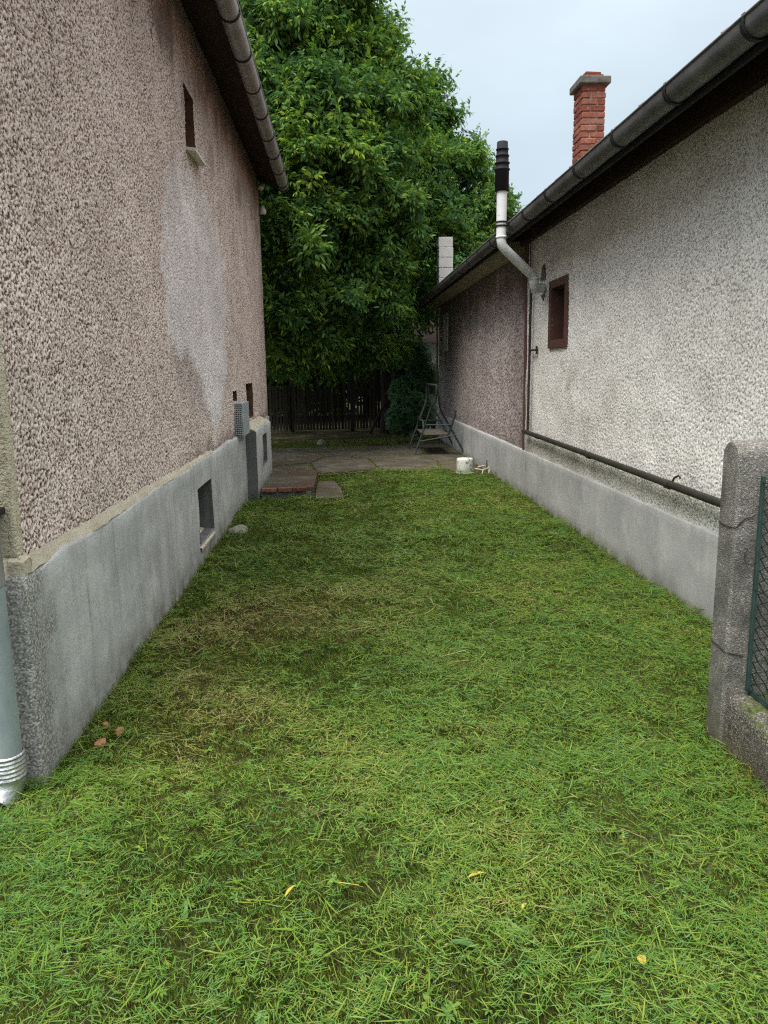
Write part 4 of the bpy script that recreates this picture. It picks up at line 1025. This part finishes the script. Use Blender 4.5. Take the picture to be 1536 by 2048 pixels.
def make_tuft(seed, n, rad, hmin, hmax, wid, tilt0, tilt1):
    r = random.Random(seed); V = []; F = []; LV = []
    for k in range(n):
        a = r.uniform(0, 6.28); q = rad * math.sqrt(r.random()); b = np.array([q * math.cos(a), q * math.sin(a), -.004]); d = rnd_dir(r, tilt0, tilt1); h = r.uniform(hmin, hmax)
        leaf_strip(V, F, LV, b, b + d * h, wid * r.uniform(.6, 1.3), np.array([-d[1], d[0], .4]) + .01, h * r.uniform(.0, .45), lv=r.random(), shape=(.8, 1.0, .75, .05))
    return src('tuft', V, F, LV, M_grass)
def make_clip(seed, n, rad, lmin, lmax, wid):
    r = random.Random(seed); V = []; F = []; LV = []
    main = r.uniform(0, 6.28)
    for k in range(n):
        a = r.uniform(0, 6.28); q = rad * math.sqrt(r.random()); z = r.uniform(.010, .034); b = np.array([q * math.cos(a), q * math.sin(a), z])
        az = main + r.gauss(0, .7); l = r.uniform(lmin, lmax); d = np.array([math.cos(az), math.sin(az), r.uniform(-.12, .28)])
        leaf_strip(V, F, LV, b - d * l * .5, b + d * l * .5, wid * r.uniform(.55, 1.5), (r.uniform(-.5, .5), r.uniform(-.5, .5), 1), l * r.uniform(-.15, .25), lv=r.random(), shape=(.25, .9, 1.0, .8, .05))
    return src('clipping', V, F, LV, M_clip)
def make_rosette(seed):
    r = random.Random(seed); V = []; F = []; LV = []
    for k in range(r.randint(4, 7)):
        az = k * 1.1 + r.uniform(-.3, .3); l = r.uniform(.025, .055); d = np.array([math.cos(az), math.sin(az), r.uniform(.15, .6)])
        leaf_strip(V, F, LV, (0, 0, .006), np.array([0, 0, .006]) + d * l, l * r.uniform(.35, .5), (-d[0], -d[1], 1.5), l * .35, lv=r.random(), shape=(.15, .85, 1.0, .1), fold=.35)
    return src('rosette', V, F, LV, M_clip)
def make_spray(seed, nleaf, rl, ll, lw, mat, twig=.30):
    """a twig end carrying several pinnate leaves; grows along +Z, leaves hang"""
    r = random.Random(seed); V = []; F = []; LV = []
    for k in range(nleaf):
        u = (k + .3) / nleaf; az = k * 2.4 + r.uniform(-.4, .4); o0 = np.array([0, 0, twig * u])
        el = r.uniform(.1, .9) if k < nleaf - 1 else 1.3
        d = np.array([math.cos(az) * math.cos(el), math.sin(az) * math.cos(el), math.sin(el)]); L0 = rl * r.uniform(.75, 1.2); lv0 = r.random()
        pinnate(V, F, LV, o0, d, L0, ll, lw, lv0, r)
    return src('spray', V, F, LV, mat)
def pinnate(V, F, LV, o0, d, L0, ll, lw, lv0, r, npair=3):
    side = np.cross(d, [0, 0, 1]); side /= (np.linalg.norm(side) + 1e-6); upv = np.cross(side, d)
    leaf_strip(V, F, LV, o0, o0 + d * L0 - upv * L0 * .34, .004, upv, .0, lv=lv0, shape=(1, 1))
    for j in range(npair):
        q = .35 + .5 * j / npair; p = o0 + d * L0 * q - upv * L0 * .34 * q * q
        for s in (-1, 1):
            t = d * .5 + side * s * .62 - upv * r.uniform(.35, 1.15); l = ll * r.uniform(.75, 1.15)
            leaf_strip(V, F, LV, p, p + t * l / np.linalg.norm(t), lw * r.uniform(.8, 1.2), upv + side * s * .3, l * r.uniform(.1, .3), lv=min(1, max(0, lv0 + r.uniform(-.3, .3))), shape=(.15, 1.0, .72, .03), fold=.25)
    p = o0 + d * L0 - upv * L0 * .34; t = d - upv * r.uniform(.6, 1.3)
    leaf_strip(V, F, LV, p, p + t * ll * 1.15 / np.linalg.norm(t), lw * 1.15, upv, ll * .2, lv=lv0, shape=(.12, .95, .85, .04), fold=.25)
def src_collection(name, objs):
    c = bpy.data.collections.new(name)
    for o in objs: c.objects.link(o)
    return c

def scatter(name, pos, rot, scl, tone, coll, parent=None):
    """one object: points with stored rotation/scale/tone carrying instances picked from coll"""
    n = len(pos); me = bpy.data.meshes.new(name); me.vertices.add(n); me.vertices.foreach_set('co', np.asarray(pos, np.float32).ravel())
    a = me.attributes.new('rot', 'FLOAT_VECTOR', 'POINT'); a.data.foreach_set('vector', np.asarray(rot, np.float32).ravel())
    attr(me, 'scl', scl); attr(me, 'tone', tone); me.update()
    o = put(name, me, None, parent)
    ng = bpy.data.node_groups.new(name, 'GeometryNodeTree')
    ng.interface.new_socket('Geometry', in_out='INPUT', socket_type='NodeSocketGeometry'); ng.interface.new_socket('Geometry', in_out='OUTPUT', socket_type='NodeSocketGeometry')
    N = ng.nodes; gi = N.new('NodeGroupInput'); go = N.new('NodeGroupOutput')
    ip = N.new('GeometryNodeInstanceOnPoints'); ci = N.new('GeometryNodeCollectionInfo'); ci.inputs['Collection'].default_value = coll
    ci.inputs['Separate Children'].default_value = True; ci.inputs['Reset Children'].default_value = True; ci.transform_space = 'ORIGINAL'
    ip.inputs['Pick Instance'].default_value = True
    ra = N.new('GeometryNodeInputNamedAttribute'); ra.data_type = 'FLOAT_VECTOR'; ra.inputs['Name'].default_value = 'rot'
    sa = N.new('GeometryNodeInputNamedAttribute'); sa.data_type = 'FLOAT'; sa.inputs['Name'].default_value = 'scl'
    e2r = N.new('FunctionNodeEulerToRotation')
    rv = N.new('FunctionNodeRandomValue'); rv.data_type = 'INT'; rv.inputs['Min'].default_value = 0 if 'Min' in rv.inputs else 0
    for s_ in rv.inputs:
        if s_.name == 'Max' and s_.type == 'INT': s_.default_value = len(coll.objects) - 1
        if s_.name == 'Min' and s_.type == 'INT': s_.default_value = 0
    l = ng.links.new
    l(gi.outputs[0], ip.inputs['Points']); l(ci.outputs[0], ip.inputs['Instance']); l(ra.outputs['Attribute'], e2r.inputs[0]); l(e2r.outputs[0], ip.inputs['Rotation'])
    l(sa.outputs['Attribute'], ip.inputs['Scale']); l(next(s_ for s_ in rv.outputs if s_.type == 'INT'), ip.inputs['Instance Index'])
    l(ip.outputs[0], go.inputs[0])
    md = o.modifiers.new('scatter', 'NODES'); md.node_group = ng
    return o

# ------------------------------------------------------------------ grass
GF = [field(90, 200, .1, w_, 100 + i) for i, w_ in enumerate((2.2, .8, .35))]
def gfield(i, x, y): return lerp_field(GF[i], .1, -5.0, -1.0, np.asarray(x), np.asarray(y))
def grass_ok(x, y):
    ok = (x > -1.17) | (y < 2.80)
    ok &= (x < 2.235) & ~((x > 1.53) & (x < 1.80) & (y < 3.06))
    ok &= ~((x > -1.05) & (x < -.36) & (y > 9.64)) & ~((x > -.37) & (x < .01) & (y > 9.40) & (y < 10.95))
    ok &= ~((x < -1.04) & (y > 9.58))
    edge = np.interp(x, [-.4, .0, .55, 1.2, 1.6, 2.0, 2.25], [11.3, 11.65, 12.05, 11.95, 12.0, 11.7, 11.3]) + .14 * gfield(2, x, y)
    return ok & (y < edge)
def dryness(x, y): return .66 * _dry(x, y)
def _dry(x, y):
    """1 = bare yellow moss and straw, 0 = lush: a worn band crosses left of centre"""
    d = .80 * np.exp(-(((x + .45) / .62) ** 2 + ((y - 4.75) / .55) ** 2)) + .66 * np.exp(-(((x + .62) / .40) ** 2 + ((y - 3.3) / .55) ** 2))
    d += .34 * np.exp(-(((x + .85) / .35) ** 2 + ((y - 4.3) / .8) ** 2)) + .28 * np.exp(-(((x - .3) / 1.1) ** 2 + ((y - 5.2) / .6) ** 2))
    d += .22 * sstep(6.5, 9.0, y) * np.exp(-((x - .3) / 1.0) ** 2)
    return np.clip(d + .06 * gfield(0, x, y) + .10 * gfield(1, x, y) + .10 * gfield(2, x, y), 0, 1)
def sample_band(y0, y1, dens, xl=-1.2, xr=2.25, rg=rng):
    n = int((y1 - y0) * (xr - xl) * dens); x = rg.uniform(xl, xr, n); y = rg.uniform(y0, y1, n); k = grass_ok(x, y); return x[k], y[k]
tufts = src_collection('tuft_sources', [make_tuft(i, 26, .026, .010, .034, .0018, .1, 1.45) for i in range(7)])
clips = src_collection('clipping_sources', [make_clip(50 + i, 14, .045, .012, .046, .0020) for i in range(8)] + [make_clip(70 + i, 3, .05, .07, .14, .0030) for i in range(2)])
ros = src_collection('rosette_sources', [make_rosette(90 + i) for i in range(5)])
bands = [(1.2, 2.9, 4400, 1.0, -2.3, 1.55), (2.8, 4.0, 3100, 1.12, -1.2, 2.25), (4.0, 6.0, 2000, 1.35, -1.2, 2.25), (6.0, 8.5, 900, 1.7, -1.2, 2.25), (8.5, 12.4, 620, 2.0, -1.2, 2.25)]
X, Y, SC = [], [], []
for y0, y1, dn, sc, xl, xr in bands:
    a, b = sample_band(y0, y1, dn, xl, xr); X.append(a); Y.append(b); SC.append(np.full(len(a), sc))
X = np.concatenate(X); Y = np.concatenate(Y); SC = np.concatenate(SC); D = dryness(X, Y)
keep = rng.random(len(X)) > D * .2; X, Y, SC, D = X[keep], Y[keep], SC[keep], D[keep]
tone = np.clip(.58 - .85 * D + rng.normal(0, .16, len(X)), 0, 1)
scl = SC * rng.uniform(.75, 1.2, len(X)) * (1 - .35 * D)
rot = np.stack([rng.normal(0, .12, len(X)), rng.normal(0, .12, len(X)), rng.uniform(0, 6.28, len(X))], -1)
g = scatter('grass', np.stack([X, Y, lawn_z(X, Y)], -1), rot, scl, tone, tufts); tag(g, 'short mown grass and moss covering the yard between the houses', 'grass', kind='stuff')
X, Y, SC = [], [], []
for (y0, y1, dn, sc, xl, xr), f_ in zip(bands, (.36, .36, .38, .36, .32)):
    a, b = sample_band(y0, y1, dn * f_, xl, xr); X.append(a); Y.append(b); SC.append(np.full(len(a), sc))
X = np.concatenate(X); Y = np.concatenate(Y); SC = np.concatenate(SC); D = dryness(X, Y)
lush = np.clip(.62 + .45 * sstep(.0, 1.2, X) + .6 * np.exp(-(((X + 1.25) / .45) ** 2 + ((Y - 2.3) / .6) ** 2)) + .35 * gfield(1, X, Y) + .2 * gfield(2, X, Y) - .40 * D, .30, 1)
keep = rng.random(len(X)) < lush; X, Y, SC, D = X[keep], Y[keep], SC[keep], D[keep]
tone = np.clip(.65 - 1.0 * D + .35 * np.exp(-(((X + 1.3) / .5) ** 2 + ((Y - 2.3) / .7) ** 2)) + rng.normal(0, .14, len(X)), 0, 1)
rot = np.stack([rng.normal(0, .10, len(X)), rng.normal(0, .10, len(X)), rng.uniform(0, 6.28, len(X))], -1)
g = scatter('grass_clippings', np.stack([X, Y, lawn_z(X, Y) + .012 * SC], -1), rot, SC * rng.uniform(.75, 1.15, len(X)), tone, clips); tag(g, 'fresh cut grass blades lying loose over the lawn', 'grass clippings', kind='stuff')
X, Y = [], []
for y0, y1, dn, sc, xl, xr in bands:
    a, b = sample_band(y0, y1, dn * .016, xl, xr); X.append(a); Y.append(b)
X = np.concatenate(X); Y = np.concatenate(Y)
rot = np.stack([rng.normal(0, .2, len(X)), rng.normal(0, .2, len(X)), rng.uniform(0, 6.28, len(X))], -1)
g = scatter('weeds', np.stack([X, Y, lawn_z(X, Y) + .012], -1), rot, rng.uniform(.25, .6, len(X)), np.clip(rng.normal(.72, .14, len(X)), 0, 1), ros); tag(g, 'small broad-leaved weeds dotted through the lawn', 'weeds', kind='stuff')
# the strip of grass beyond the patio and weeds in its joints
n = 5200; X = rng.uniform(-1.8, 2.2, n); Y = 15.35 + 2.4 * rng.random(n) ** 1.2 + .2 * X; k = (Y > 15.3 + .12 * X) & ~((X > 1.2) & (Y < 17.2)) & (gfield(1, X * .5, Y * .5) > -1.2); X, Y = X[k], Y[k]
rot = np.stack([rng.normal(0, .1, len(X)), rng.normal(0, .1, len(X)), rng.uniform(0, 6.28, len(X))], -1)
g = scatter('grass', np.stack([X, Y, np.zeros(len(X)) + .01], -1), rot, rng.uniform(1.5, 2.8, len(X)), np.clip(rng.normal(.45, .15, len(X)), 0, 1), tufts); tag(g, 'strip of rough grass beyond the patio under the tree', 'grass', kind='stuff')
X = []; Y = []
for pl in SLABS + [[(-1.0, 9.75), (-.40, 9.75), (-.36, 11.4), (-1.0, 11.45)]]:
    for (a, b), (c, d) in zip(pl, pl[1:] + pl[:1]):
        n = int(math.hypot(c - a, d - b) * 26); t = rng.random(n); kk = rng.random(n) < .75
        X += list((a + (c - a) * t + rng.normal(0, .02, n))[kk]); Y += list((b + (d - b) * t + rng.normal(0, .03, n))[kk])
X = np.array(X); Y = np.array(Y)
rot = np.stack([rng.normal(0, .1, len(X)), rng.normal(0, .1, len(X)), rng.uniform(0, 6.28, len(X))], -1)
g = scatter('weeds', np.stack([X, Y, patio_z(X, Y) - .01], -1), rot, rng.uniform(.7, 1.5, len(X)), np.clip(rng.normal(.18, .12, len(X)), 0, 1), tufts); tag(g, 'yellowing moss and weeds growing in the joints of the patio', 'weeds', kind='stuff')

# longer grass that the mower missed, along both plinths and the fence wall
X, Y = [], []
for x0, ya, yb, sd, dn in ((PLX, 2.85, 9.55, 1, 60), (RX - .022, 3.2, 11.6, -1, 55), (1.555, 1.2, 3.05, -1, 60), (1.54, 2.9, 3.06, -1, 50)):
    n = int((yb - ya) * dn); X.append(x0 + sd * np.abs(rng.normal(0, .035, n)) + sd * .006); Y.append(rng.uniform(ya, yb, n))
n = 40; X.append(rng.uniform(-1.9, PLX, n)); Y.append(2.82 - np.abs(rng.normal(0, .03, n)))
X = np.concatenate(X); Y = np.concatenate(Y); k = gfield(2, X, Y) + rng.normal(0, .5, len(X)) > -.5; X, Y = X[k], Y[k]
talls = src_collection('tall_sources', [make_tuft(30 + i, 12, .028, .035, .095, .0032, .05, .95) for i in range(5)])
rot = np.stack([rng.normal(0, .15, len(X)), rng.normal(0, .15, len(X)), rng.uniform(0, 6.28, len(X))], -1)
g = scatter('grass', np.stack([X, Y, lawn_z(X, Y)], -1), rot, rng.uniform(.6, 1.25, len(X)), np.clip(rng.normal(.55, .2, len(X)), 0, 1), talls); tag(g, 'longer unmown grass along the foot of the walls and fence', 'grass', kind='stuff')

# litter of dry leaf scraps and clippings on the patio
n = 420; X = rng.uniform(-1.1, 2.2, n); Y = rng.uniform(11.7, 15.6, n) + rng.exponential(.2, n) * 0; k = gfield(1, X, Y) + rng.normal(0, .6, n) > .1; X, Y = X[k], Y[k]
rot = np.stack([rng.normal(0, .25, len(X)), rng.normal(0, .25, len(X)), rng.uniform(0, 6.28, len(X))], -1)
g = scatter('leaf_litter', np.stack([X, Y, patio_z(X, Y) + .004], -1), rot, rng.uniform(.4, 1.1, len(X)), np.clip(rng.normal(.1, .2, len(X)), 0, 1), clips); tag(g, 'dry leaf scraps and grass bits strewn over the patio', 'leaf litter', kind='stuff')

# fallen leaves, single weeds one can point at
def fallen(loc_, l, w_, rz_, mat, label, tilt=.25, group=None, cat='leaf'):
    V, F, LV = [], [], []
    leaf_strip(V, F, LV, (-l / 2, 0, 0), (l / 2, 0, .15 * l), w_, (0, tilt, 1), l * .25, lv=.5, shape=(.06, .7, 1.0, .75, .05), fold=.35)
    me = np_mesh('leaf', np.array(V), np.array(F), mat); o = put('leaf', me); o.location = loc_; o.rotation_euler = (0, 0, rz_); return tag(o, label, cat, group)
fallen((.385, 2.13, .055), .075, .022, .5, M_yellow_leaf, 'curled yellow leaf on the grass, the largest of the yellow ones')
fallen((.50, 1.98, .055), .035, .014, 1.0, M_yellow_leaf, 'small yellow leaf on the grass a step nearer than the large yellow one')
fallen((-.19, 2.10, .055), .065, .014, 1.2, M_yellow_leaf, 'narrow yellow leaf standing between grass blades left of centre')
fallen((.76, 1.75, .055), .042, .024, 1.5, M_yellow_leaf, 'pale yellow leaf lying nearest to the viewer on the right')
fallen((.30, 1.84, .055), .085, .034, -.25, M_weed, 'broad pale green leaf lying flat near the front of the lawn')
fallen((-.42, 1.98, .055), .075, .026, .2, M_weed, 'broad green leaf lying near the front left of the lawn')
fallen((1.02, 2.55, .055), .06, .028, .9, M_weed, 'round green leaf in the lush grass near the fence post')
V, F, LV = [], [], []; leaf_strip(V, F, LV, (-.07, 2.14, .05), (.02, 2.10, .06), .004, (0, 0, 1), .0, shape=(1, 1, .6)); tag(put('straw', np_mesh('straw', np.array(V), np.array(F), M_yellow_leaf)), 'single pale straw lying on the grass in front of centre', 'straw')

# ------------------------------------------------------------------ the big tree
def quat_to(d, spin):
    q = Vector((0, 0, 1)).rotation_difference(Vector(d).normalized()); return (q @ Quaternion((0, 0, 1), spin)).to_euler()
def limb(m, p0, p1, r0, r1, wob=.12, n=7, rr=random):
    p0 = Vector(p0); p1 = Vector(p1); pts = []
    for k in range(n + 1):
        u = k / n; p = p0.lerp(p1, u); s = math.sin(u * math.pi); pts.append(p + Vector((rr.uniform(-wob, wob) * s, rr.uniform(-wob, wob) * s, s * .25)))
    m.tube(pts, r0, 8, radii=[r0 + (r1 - r0) * (k / n) for k in range(n + 1)])
sprays = src_collection('spray_sources', [make_spray(200 + i, 7, .165, .088, .028, M_leaf, .24) for i in range(7)])
LOBES = [(-1.49, 15.5, 7.72, 1.1), (-.93, 15.0, 7.04, 1.1), (-.22, 15.5, 7.83, .95), (.50, 15.8, 8.0, .85), (.95, 16.0, 7.15, .95), (-.42, 14.6, 5.99, 1.1), (.47, 15.0, 6.06, 1.1),
         (1.47, 16.0, 6.55, .95), (1.85, 16.5, 6.1, .9), (2.42, 16.5, 6.55, .55), (-.93, 14.0, 5.05, 1.0), (-.1, 14.4, 4.92, 1.0), (.82, 15.0, 4.95, 1.0), (1.8, 15.6, 5.0, .95), (2.5, 16.0, 5.35, .8),
         (3.25, 16.5, 5.35, .6), (2.75, 16.2, 4.45, .75), (1.6, 15.5, 4.05, .85), (.62, 15.0, 3.98, .95), (-.31, 14.4, 3.73, .9), (-.98, 14.0, 3.83, .9), (-1.02, 14.0, 2.83, .8), (-.34, 14.5, 2.60, .75),
         (.6, 15.2, 2.95, .8), (1.5, 16.2, 3.05, .75), (-.97, 14.2, 1.95, .55), (-.45, 14.5, 1.90, .5), (.35, 15.6, 2.15, .55), (1.17, 16.8, 2.2, .6), (-1.2, 14.6, 5.98, 1.0),
         (-1.9, 16, 6.6, 1.5), (-2.3, 15.5, 4.6, 1.4), (-2.2, 15.6, 2.9, 1.1), (.4, 17.2, 6.4, 1.6), (1.6, 17.8, 5.0, 1.4), (0, 17.0, 4.4, 1.4), (-1.2, 17, 4.6, 1.5), (.9, 17.5, 3.2, 1.2), (-.9, 17.3, 2.9, 1.2),
         (.1, 16.2, 1.9, .5), (.16, 16.6, 1.62, .42), (.45, 16.3, 1.75, .42), (.75, 16.4, 1.95, .5), (-.95, 15.0, 1.6, .45), (-.4, 15.6, 1.7, .45), (.3, 17.3, 8.0, 1.3), (-1.2, 17.3, 8.4, 1.5), (2.4, 17.8, 4.2, 1.1), (-2.8, 17.5, 7.5, 1.6), (.2, 19.2, 5.5, 1.7), (-1.6, 19.4, 4.6, 1.7), (1.9, 19.4, 4.4, 1.5), (0.0, 19.6, 3.0, 1.3), (-1.8, 19.5, 2.6, 1.2), (1.6, 19.6, 2.7, 1.0), (2.6, 19.6, 3.0, 1.1), (-2.7, 19.5, 3.2, 1.3), (.5, 20.2, 3.6, 1.3), (-.6, 15.8, 9.3, 1.0), (-1.9, 15.8, 9.2, 1.2),
         (3.55, 16.8, 4.9, .45), (2.62, 16.5, 6.95, .3), (2.75, 16.5, 7.1, .2), (2.35, 16.4, 6.35, .35), (2.75, 16.4, 5.95, .35), (2.9, 16.5, 5.7, .3), (3.7, 16.8, 5.55, .28), (3.85, 16.9, 5.35, .22), (1.75, 16.2, 7.15, .35), (1.3, 16, 7.75, .4), (1.55, 16.1, 7.5, .3), (.95, 15.9, 8.5, .35), (.2, 15.9, 8.6, .45), (3.3, 16.6, 5.95, .25), (2.05, 16.3, 6.85, .3), (1.1, 15.8, 7.95, .45), (-.55, 15.5, 8.65, .6)]
LOBES = [((a - .62 if (a > .4 and c > 4.5) else a), b, c, d) for a, b, c, d in LOBES]
PUSHED = {i for i, (a, b, c, d) in enumerate(LOBES) if a > 1.05 and b < 17.0 and c > 2.5}           # boughs that reach out behind the end of the right house
LOBES = [((a * 1.22, b * 1.22, 1.6 + (c - 1.6) * 1.22, d * 1.2) if i in PUSHED else (a, b, c, d)) for i, (a, b, c, d) in enumerate(LOBES)]
tree = thing('walnut_tree', 'large bushy walnut tree with drooping leaflets filling the gap between the houses', 'tree', (1.2, 19.8, 0))
TP = Vector(tree.location)
m = MB(); m.tube([(0, 0, -.1), (.02, 0, .5), (-.02, -.02, 1.6), (.04, -.05, 2.6)], .2, 12, radii=[.24, .19, .17, .16]); m.build('trunk', M_bark, tree)
rt = random.Random(5)
for i in (0, 3, 6, 8, 10, 13, 15, 18, 21, 24, 33, 36, 39, 43, 45):
    lx, ly, lz, lr = LOBES[i]; m = MB(); e = Vector((lx, ly, lz)) - TP; s0 = Vector((.03, -.04, rt.uniform(1.9, 2.6)))
    limb(m, s0, e, .085, .018, .22, 9, rt)
    for k in range(5):
        d = Vector((rt.uniform(-1, 1), rt.uniform(-1, .6), rt.uniform(-.3, 1))).normalized() * lr * .9; q = s0.lerp(e, rt.uniform(.6, .95)); limb(m, q, q + d, .020, .006, .08, 5, rt)
    m.build('branch', M_bark, tree)
P, RO, SCL, TO = [], [], [], []; singles = []
def leaf_spot(p):
    if p.x > 1.70 and p.y < 18.2 and p.z < rz(max(p.x, 1.8)) + .35: return False          # keep clear of the right house
    if p.x < -.70 and p.y < 13.35: return False
    if p.z < 1.22: return False
    return not (1.5 < p.x < 3.0 and 3.0 < p.z < 4.6 and p.y < 18.0)                       # the block chimney stands clear of the leaves
def leaf_clump(c, r, n, tone0, squash, q_pow, front):
    for k in range(n):
        d = Vector((rt.gauss(0, 1), rt.gauss(0, 1), rt.gauss(0, 1))).normalized()
        if d.z < -.15 and rt.random() < .62: d.z = -d.z                                    # sparser undersides
        q = r * (rt.random() ** q_pow) * rt.uniform(.85, 1.15)
        p = c + Vector((d.x * q, d.y * q, d.z * q * squash))
        if not leaf_spot(p): continue
        g_ = (d * .7 + Vector((0, -.1, .75))).normalized(); g_ = (g_ + Vector((rt.gauss(0, .25), rt.gauss(0, .25), rt.gauss(0, .25)))).normalized()
        P.append(p - TP); RO.append(quat_to(g_, rt.uniform(0, 6.28))); SCL.append(rt.uniform(.68, 1.25)); TO.append(min(1, max(0, tone0 + rt.gauss(0, .15))))
        if front and d.y < -.35 and q > r * .85: singles.append((p + d * .10, g_))
for li, (lx, ly, lz, lr) in enumerate(LOBES):
    c0 = Vector((lx, ly, lz)); back = ly > 17.1 and li not in PUSHED
    if lr < .55 and li in PUSHED or lr < .46: leaf_clump(c0, lr, int(70 * lr ** 1.3) + 4, .48 + rt.uniform(-.1, .15), .8, .4, True); continue
    leaf_clump(c0, lr * .92, int((75 if back else 95) * lr ** 1.9), .40, .85, .42, False)
    if back: continue
    for k in range(int(9 * lr) + 2):                                                       # leafy shelves at the ends of the boughs
        d = Vector((rt.gauss(0, 1), rt.gauss(-.7, 1), rt.gauss(.15, .8))).normalized(); r2 = lr * rt.uniform(.28, .48)
        leaf_clump(c0 + d * lr * rt.uniform(.65, 1.0), r2, int(120 * r2 ** 1.6) + 8, .46 + rt.uniform(-.2, .26), .55, .5, True)
f = scatter('foliage', P, [tuple(e_) for e_ in RO], SCL, TO, sprays, tree); f['kind'] = 'stuff'
# the leaves that show largest: single pinnate leaves
rt.shuffle(singles); singles = singles[:300]; pm = []
for v in range(5):
    r_ = random.Random(300 + v); V, F, LV = [], [], []; pinnate(V, F, LV, np.array([0, 0, 0.]), np.array([.5, 0, .866]), .19, .098, .031, .7, r_); pm.append(np_mesh('leaf', np.array(V), np.array(F), M_leaf_one))
for p, g_ in singles:
    o = put('leaf', rt.choice(pm), None, tree); o.location = p - TP; o.rotation_euler = quat_to((g_ + Vector((0, -.6, .0))).normalized(), rt.uniform(0, 6.28)); s_ = rt.uniform(.85, 1.2); o.scale = (s_, s_, s_)
# trees beyond the fence
big = src_collection('far_spray_sources', [make_spray(400 + i, 7, .34, .20, .085, M_leaf, .5) for i in range(4)])
for i, (tx, ty, th, cr, lab) in enumerate(((-2.6, 26, 7.5, 3.2, 'dark tree beyond the paling fence, behind the left house corner'), (1.0, 27.5, 7.0, 3.0, 'dark tree beyond the paling fence, right behind the middle of the fence'), (5.2, 28, 5.6, 2.4, 'smaller tree beyond the fence, behind the right house and its far chimney'))):
    t = thing('tree', lab, 'tree', (tx, ty, 0)); m = MB(); m.tube([(0, 0, -.1), (.05, 0, 1.5), (0, .1, th * .7)], .2, 8, radii=[.22, .17, .05]); m.build('trunk', M_bark, t)
    P, RO, SCL, TO = [], [], [], []
    for k in range(900):
        d = Vector((rt.gauss(0, 1), rt.gauss(0, 1), rt.gauss(0, 1))).normalized(); q = cr * rt.random() ** .35
        wob = 1 + .18 * math.sin(d.x * 5 + i) * math.sin(d.z * 4 + 2 * i)
        P.append((d.x * q * wob, d.y * q * wob, th * .52 + d.z * q * th * .46 / cr * wob)); RO.append(tuple(quat_to((d + Vector((0, 0, .4))).normalized(), rt.uniform(0, 6.28)))); SCL.append(rt.uniform(.9, 1.5)); TO.append(min(1, max(0, rt.gauss(.28, .12))))
    f = scatter('crown', P, RO, SCL, TO, big, t); f['kind'] = 'stuff'
# shrub against the far end of the right house
shrub = thing('shrub', 'dark green leafy shrub growing at the far end of the right house, behind the trestle', 'shrub', (1.85, 18.6, 0))
def make_palm(seed):
    r = random.Random(seed); V, F, LV = [], [], []
    for k in range(5):
        az = k * 1.256 + r.uniform(-.2, .2); d = np.array([math.cos(az), math.sin(az), -.05]); leaf_strip(V, F, LV, (0, 0, 0), d * .125 * r.uniform(.8, 1.2), .06, (0, 0, 1), .02, lv=r.random(), shape=(.15, .9, .9, .05), fold=.2)
    return src('palmate', V, F, LV, M_bush)
palms = src_collection('shrub_sources', [make_palm(500 + i) for i in range(4)])
P, RO, SCL, TO = [], [], [], []
for (cx, cy, cz, cr, nn) in ((-.1, -.2, .75, .55, 420), (.15, -.1, 1.4, .42, 300), (-.02, -.3, 1.95, .30, 160), (-.45, -.25, .45, .35, 180), (-.35, -.1, 1.1, .35, 180)):
    for k in range(nn):
        d = Vector((rt.gauss(0, 1), rt.gauss(0, 1), rt.gauss(0, 1))).normalized(); q = cr * rt.random() ** .4
        if cz + d.z * q < .05: continue
        P.append((cx + d.x * q, cy + d.y * q, cz + d.z * q)); RO.append(tuple(quat_to((d + Vector((0, -.6, .7))).normalized(), rt.uniform(0, 6.28)))); SCL.append(rt.uniform(.8, 1.5)); TO.append(min(1, max(0, rt.gauss(.45, .18))))
f = scatter('foliage', P, RO, SCL, TO, palms, shrub); f['kind'] = 'stuff'
m = MB()
for (a, b) in (((0, 0, 0), (-.1, -.2, 1.2)), ((.05, 0, 0), (.2, -.1, 1.7)), ((-.05, 0, 0), (-.4, -.2, .9)), ((0, 0, 0), (0, -.3, 2.0))): limb(m, a, b, .02, .008, .05, 5, rt)
m.build('stem', M_bark, shrub)
